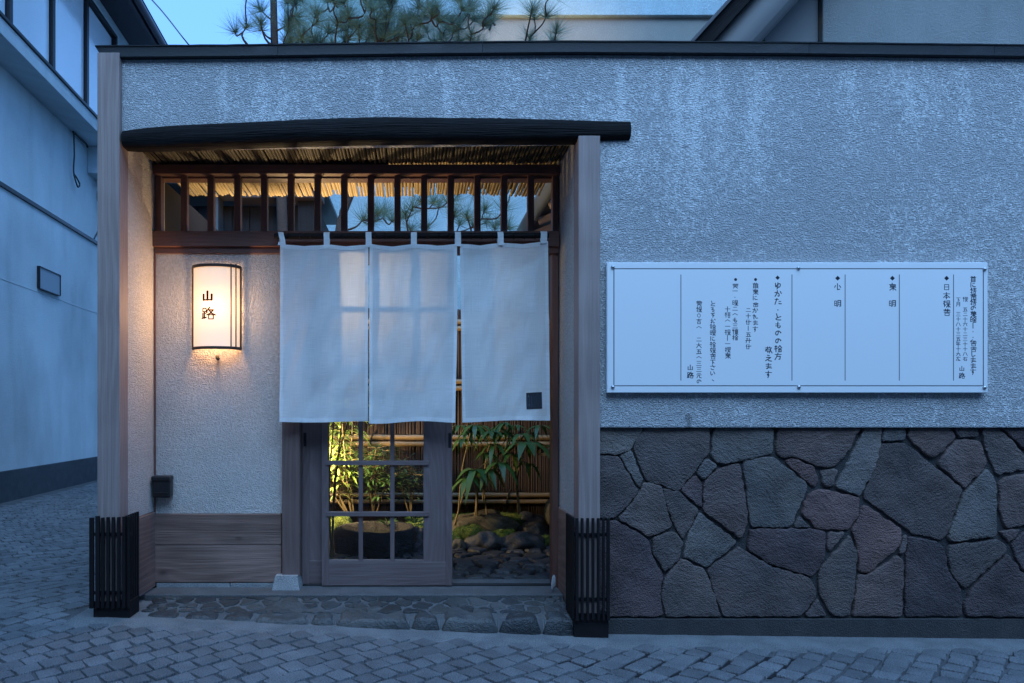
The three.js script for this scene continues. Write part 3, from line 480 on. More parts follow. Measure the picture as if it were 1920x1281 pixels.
// ---------------------------------------------------------------- writing: brush strokes on a 16-grid, a letter each for x and y
const GL = {
  山: 'hchn cgcn cnmn mgmn', 路: 'bbfbffbfbb dfdn dhfh bhbn anfm jagegg idndkhgj jelhpj ijnjnoioij', 明: 'bcfcfmbmbc bhfh ibilgo ibobonln ifof ijoj', 小: 'hbhomn dfbj lfoj', 日: 'dcmcmndndc dhmh', 月: 'dbdkbo dbmbmnkn dfmf djmj', 十: 'bhoh hbho', 一: 'bhoh', 二: 'deme bmom', 三: 'ccnc dhmh bnon', 五: 'cdnd hdfn dhlhln boon', 六: 'hahd bfof fhcn khnn', 八: 'fdbn jdon', 九: 'chmhmnon hbhhbo', 大: 'bgog hbhgbo hgoo', 下: 'bdod hdho hhll', 方: 'hahd bdod fdfhbo fhmhlnjn', 教: 'bdid fbfgbj bgig gjgn bkjk kbid kdod ndjo kgpo', 石: 'bdod hdbk gimimnfnfj', 左: 'bdod hagebn ginn iikn fnon', 元: 'dcmc bgog ghco jgjnoo', 首: 'ebgd lbjd bdod hdgf dfmfmodo dfdo dimi dlml', 吉: 'bdod hbhg dgmg ejlj ljlo lolo eoej eolo', 什: 'ebbh dfdo foio ghpg jbjo', 升: 'gbcd aiph feefbo kbko', 年: 'ebbf ddnd dhmh bkok hdhp dhdk', 本: 'beoe hbhp hgbm hgom fmkm',
  の: 'ifhlemcjdfhdleningl', に: 'cccn gele gihmnm', か: 'bfjfknhm gbfhbn mdoh', た: 'bdid fbdhbn jhnh jlkmom', も: 'hbgkhnlnmj cfkf cjkj', ま: 'cdnd chnh hbhldneljkol', す: 'bdod hahjfjfgihijgo', え: 'fbjc dgmgbn gkinoo', さ: 'beoe gblh dkfnkn', い: 'cdcjenhj kdnj', と: 'eagh ngdjdmgnnn', お: 'cfjf fbfndmdkijmlkn mcoe', ゆ: 'ccclehidmdmijldj hbhlfo', れ: 'ebeo bfgedl ehjdimol', て: 'bdndhhhlln', ぞ: 'dcmcdhnhhkin lald', る: 'dcmcdijhmkjngmil', で: 'bdndhhhlln mgnh ofpg', し: 'ebelgnmk', ー: 'hbho', '◆': '', '●': '', '〇': 'hdlelljnfmdjefhd', '(': 'bjhfoj', '、': 'gjkm', '・': 'hihj',
};
function ink(ctx, ch, cx, cy, size, wt) {
  ctx.lineCap = 'round'; ctx.lineJoin = 'round';
  if (ch === '◆') { const d = size * 0.42; ctx.beginPath(); ctx.moveTo(cx, cy - d); ctx.lineTo(cx + d, cy); ctx.lineTo(cx, cy + d); ctx.lineTo(cx - d, cy); ctx.fill(); return; }
  if (ch === '●') { ctx.beginPath(); ctx.arc(cx, cy, size * 0.28, 0, 7); ctx.fill(); return; }
  let g = GL[ch];
  if (g === undefined) {                                               // a dense character of many strokes: a left-hand and a right-hand element
    const r = rng(ch.codePointAt(0) * 97), L = 'abcdefghijklmnop', c = (i) => L[Math.max(0, Math.min(15, Math.round(i)))];
    const left = ['bcee bgeh bnel', 'dbdo bffe bkfi', 'ebbg degg edeo bmfm', 'bebdfd dbdo aifh', 'bbfbffbfbb dfdn bjfj', 'bdge ebbi cgfl dido', 'bcfcfmbmbc bhfh', 'cbbe dcdo bffe'], tops = ['hahc bdod', 'bdod fbfe kbke', 'gabe idnd', ''];
    const pick = (a) => a[Math.floor(r() * a.length)], two = r() < 0.6, x0 = two ? 7 : 2, s = [two ? pick(left) : pick(tops)].filter(Boolean).join(' ').split(' ').filter(Boolean), xm = (x0 + 15) / 2, kind = Math.floor(r() * 5);
    const box = (xa, ya, xb, yb) => s.push(c(xa) + c(ya) + c(xb) + c(ya) + c(xb) + c(yb) + c(xa) + c(yb) + c(xa) + c(ya)), seg = (xa, ya, xb, yb) => s.push(c(xa) + c(ya) + c(xb) + c(yb)), y0 = two ? 1 : 4;
    if (kind === 0) { box(x0 + 1, y0, 14, 7); seg(x0 + 1, (y0 + 7) / 2, 14, (y0 + 7) / 2); seg(x0, 9, 15, 9); seg(xm, 7, xm, 15); seg(xm, 10, x0, 15); seg(xm, 10, 15, 15); }
    else if (kind === 1) { seg(x0, y0 + 1, 15, y0 + 1); seg(x0 + 1, 5, 14, 5); seg(x0, 8, 15, 8); seg(xm, y0, xm, 8); box(x0 + 2, 10, 13, 15); }
    else if (kind === 2) { seg(xm, y0, x0, 6); seg(xm, y0, 15, 6); seg(x0 + 2, 7, 13, 7); box(x0 + 1, 9, 14, 14); seg(xm, 7, xm, 14); }
    else if (kind === 3) { for (let k = 0; k < 4; k++) seg(x0 + (k % 2), y0 + 1 + k * 3, 15 - (k % 2), y0 + 1 + k * 3); seg(xm, y0, xm, 15); seg(x0 + 1, y0 + 1, x0 + 1, 10); seg(14, y0 + 1, 14, 10); seg(x0 + 2, 12, x0, 15); seg(13, 12, 15, 15); }
    else { box(x0, y0, xm - 1, 6); box(xm + 1, y0, 15, 6); seg(x0, 8, 15, 8); seg(xm, 8, x0 + 1, 15); seg(xm - 1, 11, 14, 15); seg(x0 + 1, 11, 14, 11); }
    g = s.join(' ');
  }
  for (const st of g.split(' ')) {
    const p = []; for (let i = 0; i + 1 < st.length; i += 2) p.push([cx + (st.charCodeAt(i) - 104.5) / 16 * size, cy + (st.charCodeAt(i + 1) - 104.5) / 16 * size]);
    if (p.length < 2) continue;
    ctx.lineWidth = wt * (Math.abs(p[0][1] - p[p.length - 1][1]) < size * 0.05 ? 0.75 : 1);
    ctx.beginPath(); ctx.moveTo(...p[0]);
    const soft = p.length > 3 && /[ぁ-ん〇]/.test(ch);
    for (let i = 1; i < p.length; i++) { if (soft && i < p.length - 1) ctx.quadraticCurveTo(...p[i], (p[i][0] + p[i + 1][0]) / 2, (p[i][1] + p[i + 1][1]) / 2); else ctx.lineTo(...p[i]); }
    ctx.stroke();
  }
}
function canvasTex(w, h, draw) { const c = document.createElement('canvas'); c.width = w; c.height = h; draw(c.getContext('2d'), w, h); const t = new THREE.CanvasTexture(c); t.colorSpace = THREE.SRGBColorSpace; t.magFilter = THREE.LinearFilter; return t; }

// ---------------------------------------------------------------- notice board
{
  const zb = 0.028, x0 = X(1138, zb), x1 = X(1853, zb), y0 = Y(737, zb), y1 = Y(492, zb), W = 2040, H = 700, k = W / 715;
  const t = canvasTex(W, H, (c) => {
    c.fillStyle = '#e6e8ea'; c.fillRect(0, 0, W, H);
    const px = (a) => (a - 1138) * k, py = (a) => (a - 492) * k;
    c.strokeStyle = c.fillStyle = '#1b2230';
    c.lineWidth = 1.5 * k; c.strokeRect(px(1150), py(503), px(1845) - px(1150), py(725) - py(503));
    c.lineWidth = 1.2 * k; for (const a of [1276, 1485, 1585, 1687, 1789]) { c.beginPath(); c.moveTo(px(a), py(514)); c.lineTo(px(a), py(715)); c.stroke(); }
    const col = (x, y, pitch, size, text, wt = 1.15) => [...text].forEach((ch, i) => { if (ch !== ' ') ink(c, ch, px(x), py(y + i * pitch), size * k * 1.08, wt * k * 1.25); });
    col(1826, 522.6, 11, 11.5, '首に療依釜の衛隣ー・・産痲しまます', 1.15);
    col(1811, 561, 9.4, 9, '農 五二十六十二三十十八石', 0.75); col(1798, 561, 9.4, 9, '下月 三十八十三五年十九左', 0.75); col(1805, 692, 14, 11, '山路', 1);
    col(1776, 521, 16, 10, '◆'); col(1776, 538, 15.7, 13, '日本耕綱', 1.2); col(1674, 521, 16, 10, '◆'); col(1674, 537, 32, 13, '湯明', 1.2); col(1571, 521, 16, 10, '◆'); col(1571, 537, 32, 13, '小明', 1.2);
    col(1458, 520, 16, 9, '◆'); col(1459, 535.5, 14.9, 13.5, 'ゆかた・とものの奏方', 1.3); col(1441, 657, 15.6, 13, '教えます', 1.25);
    col(1416.5, 523.5, 10, 9, '●'); col(1416, 534.5, 11.9, 10.5, '温湯に含かれます', 0.95); col(1403, 581, 11.6, 10, '二十什ー五升什', 0.9);
    col(1379, 523.5, 10, 9, '●'); col(1378, 534.5, 11, 10.5, '第一・量二(も三場至', 0.95); col(1364, 579.5, 11, 10.5, '十楽(一術ー一清湯', 0.9);
    col(1336, 569.5, 11, 10.5, 'とるぞお気軽にご案内下さい、', 0.95); col(1310, 568.5, 11.4, 10.5, '箋碗〇吉( 二大五(三三元の', 0.9); col(1294, 690, 15, 12, '山路', 1.1);
  });
  const b = thing('notice_board', 'long white notice board with columns of vertical writing on the stucco wall', 'sign', [(x0 + x1) / 2, (y0 + y1) / 2, 0]);
  const w = x1 - x0, h = y1 - y0;
  put('board', new RoundedBoxGeometry(w, h, 0.022, 2, 0.003).translate(0, 0, 0.016), mat({ color: rgb(0.78, 0.8, 0.82), roughness: 0.4 }), b);
  put('printed_face', new THREE.PlaneGeometry(w - 0.006, h - 0.006).translate(0, 0, 0.0285), mat({ map: t, roughness: 0.38 }), b);
  for (const [px, py] of [[1149, 501], [1497, 503], [1846, 505], [1149, 726], [1498, 726], [1846, 727]]) put('bolt', new THREE.SphereGeometry(0.0095, 12, 6, 0, 6.2832, 0, 1.57).rotateX(Math.PI / 2).translate(X(px, zb) - b.position.x, Y(py, zb) - b.position.y, 0.0283), M.steel, b);
}
// ---------------------------------------------------------------- lantern
{
  const cx = X(407.5, ZD), y0 = Y(655, -0.36), y1 = Y(495, -0.355), rx = 0.128, rz = 0.085, zc = ZD + 0.006, at = (a, k = 1) => V(cx + rx * k * Math.sin(a), 0, zc + rz * k * Math.cos(a));
  const L = thing('wall_lantern', 'glowing curved paper wall lantern with two dark characters and a brown frame', 'lantern', [cx, y0, ZD]);
  const loc = (v, y) => V(v.x - cx, y - y0, v.z - ZD);
  const t = canvasTex(700, 900, (c) => { c.fillStyle = '#fff6ea'; c.fillRect(0, 0, 700, 900); c.strokeStyle = c.fillStyle = '#241306'; ink(c, '山', 302, 335, 132, 22); ink(c, '路', 306, 530, 142, 15); });
  const strip = (a0, a1, k, ya, yb, n = 24) => { const m = new MB(); let last = null; for (let i = 0; i <= n; i++) { const p = at(lerp(a0, a1, i / n), k), row = [m.v(loc(p, ya), i / n, 0), m.v(loc(p, yb), i / n, 1)]; if (last) m.quad(last[0], row[0], row[1], last[1]); last = row; } return m.geo(); };
  const paper = mat({ map: t, emissiveMap: t, color: rgb(1, 0.93, 0.82), emissive: rgb(1.0, 0.68, 0.4), emissiveIntensity: 0.2, transmission: 0.04, thickness: 0, roughness: 1, specularIntensity: 0.1 });
  put('paper_shade', strip(-1.5708, 1.5708, 0.965, y0 + 0.006, y1 - 0.006), paper, L);
  const rim = (ya, yb) => merge([strip(-1.5708, 1.5708, 1.02, ya, yb), strip(-1.5708, 1.5708, 0.945, ya, yb), ...[ya, yb].map((y) => { const m = new MB(); let last = null; for (let i = 0; i <= 24; i++) { const a = lerp(-1.5708, 1.5708, i / 24), row = [m.v(loc(at(a, 0.945), y)), m.v(loc(at(a, 1.02), y))]; if (last) m.quad(last[0], row[0], row[1], last[1]); last = row; } return m.geo(); })]);
  const fm = mat({ color: rgb(0.03, 0.017, 0.012), roughness: 0.5 });
  put('rim', rim(y0, y0 + 0.015), fm, L); put('rim', rim(y1 - 0.015, y1), fm, L);
  for (const [a, w] of [[-1.53, 0.01], [0.785, 0.005], [1.06, 0.005], [1.53, 0.01]]) { const p = loc(at(a, 1.0), 0); put('slat', rbox(p.x - w / 2, p.x + w / 2, 0.004, y1 - y0 + (Math.abs(a) < 1.4 ? 0.004 : -0.002), p.z - 0.004, p.z + 0.005, 0.001), fm, L); }
  { const m = new MB(), c = m.v(loc(V(cx, 0, zc), y1 - 0.004)); let p = null; for (let i = 0; i <= 24; i++) { const q = m.v(loc(at(lerp(-1.5708, 1.5708, i / 24), 0.95), y1 - 0.004)); if (p !== null) m.tri(c, p, q); p = q; } put('top_plate', m.geo(), fm, L); }
  const bulb = put('bulb', new THREE.CapsuleGeometry(0.02, 0.12, 4, 12).translate(0, (y1 - y0) * 0.5, 0.045), mat({ color: rgb(1, 0.9, 0.75), emissive: rgb(1, 0.66, 0.36), emissiveIntensity: 3, roughness: 1 }), L);
  const lamp = new THREE.PointLight(rgb(1, 0.58, 0.27), 0.27); lamp.name = 'lantern_glow'; lamp.position.set(0, (y1 - y0) * 0.5, 0.045); lamp.castShadow = true; lamp.shadow.radius = 2; L.add(lamp);
  const kx = X(408.5, ZD), ky = Y(671, ZD), kb = new MB(); kb.tube([V(0, 0.006, 0.0), V(0, 0.004, 0.018), V(0.006, -0.004, 0.03), V(0.014, -0.012, 0.026)], [0.009, 0.009, 0.011, 0.007], 8);
  tag(put('wall_hook', kb.geo(), M.black), 'small black hook on the wall below the lantern', 'hook').position.set(kx, ky, ZD);
}
// ---------------------------------------------------------------- noren curtain
{
  const z0 = -0.335, N = thing('noren_curtain', 'white three-panel noren curtain hanging from a dark rod over the doorway', 'curtain', [X(776, z0), Y(441, z0), z0]), o = N.position;
  const rod = new MB(); rod.tube([V(X(513, z0) - o.x, 0, -0.022), V(X(1030, z0) - o.x, 0.004, -0.022)], 0.0155, 14); for (let i = 0; i < 26; i++) { const x = lerp(X(520, z0), X(1024, z0), i / 25) - o.x; rod.tube([V(x, 0.001, -0.022), V(x + 0.004, 0.001, -0.022)], 0.0172, 14); }
  put('rod', rod.geo(), M.slat, N);
  for (const px of [520, 1024]) put('rod_bracket', rbox(X(px, z0) - o.x - 0.008, X(px, z0) - o.x + 0.008, -0.012, 0.016, -0.075, -0.012, 0.002), M.darkMetal, N);
  const top = table([[520, 457], [533, 459], [570, 461.5], [606, 459.5], [618, 458.5], [650, 462.5], [686, 459], [697, 458], [735, 462.5], [770, 458.5], [782, 458], [820, 461], [853, 457.5], [864, 456.5], [900, 460], [934, 456], [944, 455], [980, 457.5], [1014, 453], [1032, 452]]);
  const panels = [[525, 690.5, 525.5, 689.5, 791, 791.5], [693, 857, 692, 855.5, 793, 791], [862.5, 1027.5, 867, 1031, 791.5, 788]];
  const at = (k, s, t) => {
    const [a, b, c, d, e, f] = panels[k], px = lerp(lerp(a, b, s), lerp(c, d, s), t) + (k === 1 ? 2.5 * Math.sin(t * 5) * s * t : 0), py = lerp(top(lerp(a, b, s)), lerp(e, f, s) + (k === 1 ? 2 * Math.sin(s * 6.3 + 1) : 1.2 * Math.sin(s * 5 + k)), t);
    const w = 0.03 * t * noise(s * 2.2 + k * 7, t * 1.4) + 0.012 * Math.sin(s * 10 + k * 2 + t * 2 + 1.5 * noise(t * 1.6, k)) * (0.3 + 0.7 * t) + 0.008 * noise(s * 5 + k * 3 + t * 2.5, t * 5) + (k === 2 ? 0.02 * t * (1 - s) - 0.006 : 0) + (k === 1 ? 0.012 * Math.max(0, s - 0.7) * t : 0);
    const cr = 0.0045 * noise((s * 2 + t * 1.3) * 6 + k * 5, (t * 2 - s) * 2.5);
    return V(X(px, z0) - o.x, Y(py, z0) - o.y, w + cr);
  };
  const patch = canvasTex(128, 144, (c) => { c.fillStyle = '#35353a'; c.fillRect(0, 0, 128, 144); const r = rng(9); for (let x = 6; x < 124; x += 9) { c.fillStyle = r() < 0.3 ? '#4d535f' : '#3a404c'; c.fillRect(x, 10 + r() * 20, 3.5, 90 + r() * 36); } c.fillStyle = '#59606c'; c.fillRect(14, 18, 7, 22); c.fillRect(18, 104, 12, 6); });
  for (let k = 0; k < 3; k++) {
    const sheet = (s0, s1, t0, t1, ns, nt, off) => { const m = new MB(), g = []; for (let j = 0; j <= nt; j++) { g.push([]); for (let i = 0; i <= ns; i++) { const s = lerp(s0, s1, i / ns), t = lerp(t0, t1, j / nt), p = at(k, s, t); p.z += off; g[j].push(m.v(p, p.x + k * 0.21, p.y)); } } for (let j = 0; j < nt; j++) for (let i = 0; i < ns; i++) m.quad(g[j][i], g[j + 1][i], g[j + 1][i + 1], g[j][i + 1]); return m.geo(); };
    const cloth = put('cloth_panel', sheet(0, 1, 0, 1, 40, 70, 0), M.linen, N);
    put('hem', sheet(0, 1, 0.976, 1, 40, 2, 0.0016), M.hem, cloth); put('hem', sheet(0, 1, 0, 0.024, 40, 2, 0.0016), M.hem, cloth);
    put('hem', sheet(0, 0.036, 0.024, 0.976, 2, 70, 0.0014), M.hem, cloth); put('hem', sheet(0.964, 1, 0.024, 0.976, 2, 70, 0.0014), M.hem, cloth);
    if (k === 2) {
      const m = new MB(), g = []; for (let j = 0; j <= 4; j++) { g.push([]); for (let i = 0; i <= 4; i++) { const p = at(2, lerp(0.735, 0.91, i / 4), lerp(0.845, 0.938, j / 4) - 0.004 * i / 4); p.z += 0.0022; g[j].push(m.v(p, i / 4, 1 - j / 4)); } } for (let j = 0; j < 4; j++) for (let i = 0; i < 4; i++) m.quad(g[j][i], g[j + 1][i], g[j + 1][i + 1], g[j][i + 1]);
      put('emblem_patch', m.geo(), mat({ map: patch, roughness: 0.95, specularIntensity: 0.1 }), cloth).userData.label = 'small dark square emblem';
    }
  }
  const hm = mat({ map: T.linenTone, bumpMap: T.linen, bumpScale: 0.0008, roughness: 0.98, specularIntensity: 0.1 });
  for (const [pt, pb, w] of [[525, 531, 10], [612, 612.5, 11], [690.5, 691.5, 11], [776, 776, 11], [858.5, 859, 11], [938.5, 939, 11], [1020.5, 1019.5, 12]]) {
    const m = new MB(), prof = [[462, -0.002, 1], [449, -0.004, 0.75], [441, -0.003, 0.4], [435, -0.009, 0.15], [433.2, -0.022, 0], [435, -0.035, 0], [449, -0.036, 0], [458, -0.012, 0]]; let last = null;
    for (const [py, z, f] of prof) { const c = lerp(pt, pb, f), y = Y(py + (top(c) - 457) * (py > 455 ? 1.3 : 0.25), z0) - o.y, row = [m.v(V(X(c - w / 2, z0) - o.x, y, z + 0.004), 0, y), m.v(V(X(c + w / 2, z0) - o.x, y, z + 0.004), 0.04, y)]; if (last) m.quad(last[0], row[0], row[1], last[1]); last = row; }
    put('tab', m.geo(), hm, N);
  }
}
// ---------------------------------------------------------------- slatted guards round the feet of the posts, and small things
function guard(label, front, flankX, flankSide, tops, bots, barRow, feet) {
  const g = thing('post_guard', label, 'post guard', [0, 0, 0]), z1 = 0.052, z0 = 0.04, yb = Y(bots, z1);
  for (const [a, b, dt] of front) put('slat', rbox(X(a, z1), X(b, z1), yb - 0.002 * (a % 3), Y(tops + (dt ?? 0), z1), z0, z1 + 0.002 * (a % 2), 0.002, 1), M.slat, g);
  for (let i = 0; i < 6; i++) { const z = 0.032 - i * 0.027; put('slat', rbox(flankX, flankX + 0.011, yb, Y(tops - 1, z1), z - 0.008, z + 0.008, 0.002, 1), M.slat, g); }
  const xa = X(front[0][0], z1), xb = X(front[front.length - 1][1], z1);
  for (const row of barRow) { put('band', rbox(xa, xb, Y(row + 3, z0), Y(row - 3, z0), z0 - 0.009, z0 - 0.001, 0.001, 0), M.slat, g); put('band', rbox(flankX + (flankSide > 0 ? -0.008 : 0.012), flankX + (flankSide > 0 ? -0.001 : 0.02), Y(row + 3, z0), Y(row - 3, z0), -0.11, z0 - 0.001, 0.001, 2), M.slat, g); }
  put('foot_block', rbox(X(feet[0], 0.034), X(feet[1], 0.034), groundY((xa + xb) / 2, 0) - 0.02, Y(feet[2], 0.034), -0.085, 0.036, 0.003, 0), M.slat, g);
}
guard('black slatted guard around the foot of the left post by the alley', [[167, 175, 2], [178, 186, -1], [189, 194.5, 2], [199, 204.5, 1], [209, 214.5, 1], [219, 224.5, 1], [229, 234.5, 0], [238, 242.5, 0]], -1.372, 1, 969, 1140, [1002, 1112], [175, 243, 1128]);
guard('black slatted guard around the foot of the right post beside the stone plinth', [[1079.5, 1085], [1089.5, 1094.5], [1100, 1105], [1110, 1115], [1120, 1125], [1130, 1134.5], [1138, 1144]], 0.736, -1, 972, 1163, [1003, 1124], [1076, 1141, 1150]);
{
  const xb = X(305, ZD + 0.03), b = thing('outlet_box', 'small black weatherproof box on the recess wall near the left post', 'box', [xb, Y(913, ZD + 0.03), ZD]);
  put('cover', new RoundedBoxGeometry(0.097, 0.112, 0.06, 3, 0.012).translate(0, 0, 0.032), M.black, b); put('hood', new RoundedBoxGeometry(0.1, 0.03, 0.068, 2, 0.01).translate(0, 0.046, 0.035), M.black, b); put('lip', rbox(-0.036, 0.036, -0.032, -0.027, 0.058, 0.067, 0.001), M.darkMetal, b);
  const m = new MB(), cx = X(1041.5, -0.3), cy = Y(1079, -0.3), r = rng(4), rings = [];
  [[0, 0.003], [0.012, 0.007], [0.034, 0.009], [0.058, 0.011], [0.074, 0.004]].forEach(([d, w], k) => { const row = []; for (let j = 0; j < 12; j++) { const a = j / 12 * 6.2832, q = w * (1 + 0.5 * Math.sin(a * 3 + k * 0.4)); row.push(m.v(V(q * Math.cos(a) - k * 0.0016, -d + 0.006 * Math.sin(a * 2) * (k > 2), q * Math.sin(a)), a / 6, d)); } if (rings.length) for (let j = 0; j < 12; j++) m.quad(rings[k - 1][j], rings[k - 1][(j + 1) % 12], row[(j + 1) % 12], row[j]); rings.push(row); });
  tag(put('cloth_rag', m.geo(), mat({ map: T.linenTone, color: rgb(0.55, 0.55, 0.56), bumpMap: T.linen, bumpScale: 0.001, roughness: 0.95 })), 'small white cloth tied at the foot of the right door jamb', 'cloth').position.set(cx - 0.006, cy, -0.31);
}
// ---------------------------------------------------------------- house across the alley on the left
{
  const B = thing('corner_house', 'pale rendered house across the alley with upper windows under a dark eave', 'building', [-4.63, 0, CZ - 8]); B.rotation.y = 0.059;
  const near = 9.2, far = -4.6, gy = 0.05;
  put('wall', planar(rbox(-3, 0, gy, 4.94, far, near, 0.002)), M.render, B);
  put('base', planar(rbox(-2.9, 0.03, gy - 0.1, 0.41, far + 0.01, near - 0.01, 0.006)), mat({ map: T.granite, color: rgb(0.075, 0.085, 0.1), bumpMap: T.grit, bumpScale: 0.003, roughness: 0.8 }), B);
  put('string_band', rbox(-0.01, 0.025, 3.585, 3.635, far + 0.02, near - 0.02, 0.004, 2), M.darkMetal, B);
  put('groove_bead', rbox(-0.01, 0.004, 2.558, 2.567, far + 0.02, near - 0.02, 0.001, 2), M.render, B);
  put('jetty', planar(rbox(-2.8, 0.35, 4.943, 5.11, far - 0.4, near - 0.03, 0.004)), M.render, B);
  put('duct_box', planar(rbox(0.002, 0.25, 4.55, 4.94, -2.95, -2.46, 0.004)), M.render, B);
  put('upper_wall', planar(rbox(-2.7, 0.31, 6.64, 6.86, far - 0.39, near - 0.04, 0)), M.render, B); put('upper_wall', planar(rbox(-2.7, 0.31, 5.112, 6.64, far - 0.39, -2.72, 0)), M.render, B);
  const fz = (D) => -(D - 8), wz = []; for (let D = 10.62; D > -0.6; D -= 1.02) wz.push(fz(D));
  const W = holder('window_band', B);
  put('sill', rbox(0.25, 0.372, 5.112, 5.15, wz[0] - 0.05, near - 0.1, 0.004, 2), M.darkMetal, W); put('head', rbox(0.25, 0.36, 6.6, 6.65, wz[0] - 0.05, near - 0.1, 0.004, 2), M.darkMetal, W);
  const gl = mat({ color: rgb(0.72, 0.78, 0.84), roughness: 0.3, bumpMap: T.wired, bumpScale: 0.003, clearcoat: 1, clearcoatRoughness: 0.1 });
  wz.forEach((z, i) => { put('mullion', rbox(0.26, i ? 0.345 : 0.365, 5.152, 6.6, z - 0.035, z + 0.035, 0.004, 1), M.darkMetal, W); if (i + 1 < wz.length) { put('pane', uvBox(new THREE.BoxGeometry(0.012, 1.39, 0.9).translate(0.3, 5.876, (z + wz[i + 1]) / 2), 1), gl, W); put('sash', rbox(0.285, 0.33, 5.152, 5.185, z + 0.036, wz[i + 1] - 0.036, 0.003, 2), M.darkMetal, W); } });
  put('eave', rbox(-3, 0.74, 6.863, 6.98, far - 0.5, near, 0.006, 2), mat({ color: rgb(0.045, 0.045, 0.06), roughness: 0.6 }), B);
  put('fascia', rbox(0.7, 0.76, 6.83, 7.03, far - 0.52, near, 0.006, 2), mat({ color: rgb(0.05, 0.04, 0.055), roughness: 0.5 }), B);
  { const m = new MB(); m.tube([V(0.82, 6.9, near), V(0.82, 6.9, far - 0.55)], 0.055, 12); put('gutter', m.geo(), mat({ color: rgb(0.06, 0.05, 0.07), roughness: 0.4 }), B); }
  { const m = new MB(); m.quad(...[V(0.85, 6.99, near), V(0.85, 6.99, far - 0.55), V(-3, 8.4, far - 0.55), V(-3, 8.4, near)].map((p) => m.v(p))); put('roof', m.geo(), M.darkMetal, B); }
  // plaque, cables
  const P = (D, y, out) => V(-4.63, 0, CZ - 8).add(V(out, y, -(D - 8)).applyAxisAngle(V(0, 1, 0), 0.059)), onWall = (px) => (-4.63 + 0.059 * 8) / ((px - VX) / F + 0.059);
  const d0 = onWall(69), d1 = onWall(108), yc = CY - (528 - HY) * (d0 + d1) / 2 / F, q = thing('wall_plaque', 'blank grey metal plaque on the blue-lit house wall', 'sign', P((d0 + d1) / 2, yc, 0.0).toArray()); q.rotation.y = 0.059;
  const hw = (d1 - d0) / 2, hh = 0.135;
  put('plate', rbox(0.004, 0.03, -hh, hh, -hw, hw, 0.004), mat({ color: rgb(0.3, 0.36, 0.41), roughness: 0.75 }), q); for (const s of [-1, 1]) { put('frame', rbox(0.002, 0.042, s * hh - 0.005, s * hh + 0.005, -hw - 0.005, hw + 0.005, 0.002), M.darkMetal, q); put('frame', rbox(0.002, 0.042, -hh + 0.0055, hh - 0.0055, s * hw - 0.005, s * hw + 0.005, 0.002), M.darkMetal, q); }
  const cable = (label, D, pts, br) => { const o = P(D, 0, 0.0), c = thing('hanging_cable', label, 'cable', o.toArray()); c.rotation.y = 0.059; const m = new MB(); m.tube(curve(pts.map((p) => V(...p)), 40), 0.011, 6); put('cord', m.geo(), M.black, c); if (br) { const b = new MB(); b.tube(br.map((p) => V(...p)), 0.014, 6); put('bracket', b.geo(), M.black, c); } };
  const D1 = onWall(130), h = (py, D) => CY - (py - HY) * D / F;
  cable('loose black cable looped below a bracket under the jetty', D1, [[0.06, h(249, D1), 0], [0.07, h(290, D1), 0.01], [0.06, h(325, D1), 0], [0.07, h(341, D1), -0.06], [0.07, h(346, D1), -0.12], [0.07, h(338, D1), -0.17], [0.07, h(331, D1), -0.08], [0.06, h(326, D1), 0]], [[0.05, h(247, D1), 0.0], [0.05, h(247, D1), -0.45], [0.05, h(251, D1), -0.5]]);
  const D2 = onWall(177);
  cable('thin black cable dangling down the far end of the house wall', D2, [[0.05, h(318, D2), 0], [0.05, h(345, D2), -0.05], [0.05, h(338, D2), -0.1], [0.05, h(370, D2), 0.02], [0.06, h(400, D2), -0.1], [0.05, h(425, D2), -0.06], [0.05, h(452, D2), 0.14]], null);
  const wires = [[[150, -120], [285, 0], [352, 82]], [[235, -10], [270, 45], [302, 82]], [[240, -20], [285, 50], [311, 84]]];
  wires.forEach((w, i) => { const m = new MB(), z = -9 - i; m.tube(curve(w.map(([a, b]) => V(X(a, z), Y(b, z), z)), 10).concat([V(X(w[2][0] + 300, z - 6), Y(w[2][1] + 300, z - 6), z - 6)]), 0.012, 5); tag(put('power_line', m.geo(), M.black), ['power line crossing the sky farthest from the house eave', 'power line nearest the gutter of the alley house', 'middle power line of the pair beside the gutter'][i], 'wire'); });
}

// ---------------------------------------------------------------- garden
const GY = 0.08;
T.moss = tex(256, 256, 0.3, 0.3, (x, y) => { const g = 1 + 0.7 * noise(x * 160, y * 160) + 0.6 * fbm(x * 14, y * 14, 3); return [0.13 * g, 0.17 * g, 0.03 * g]; }, true);
T.twig = tex(256, 512, 0.2, 1.2, (x, y) => { const g = 0.8 + 0.5 * noise(x * 160, y * 6) + 0.4 * noise(x * 30, y * 3); return [0.05 * g, 0.026 * g, 0.016 * g]; }, true);
M.moss = mat({ map: T.moss, bumpMap: T.grit, bumpScale: 0.012, roughness: 0.95 });
M.soil = mat({ map: T.granite, color: rgb(0.04, 0.034, 0.026), bumpMap: T.grit, bumpScale: 0.01, roughness: 0.95 });
M.twig = mat({ map: T.twig, roughness: 0.75 });
M.bamboo = mat({ color: rgb(0.2, 0.135, 0.065), roughness: 0.38 });
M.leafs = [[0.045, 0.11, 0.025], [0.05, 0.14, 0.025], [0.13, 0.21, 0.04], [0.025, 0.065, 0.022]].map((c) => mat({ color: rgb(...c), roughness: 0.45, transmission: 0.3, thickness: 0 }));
M.stem = mat({ color: rgb(0.16, 0.12, 0.06), roughness: 0.8 });
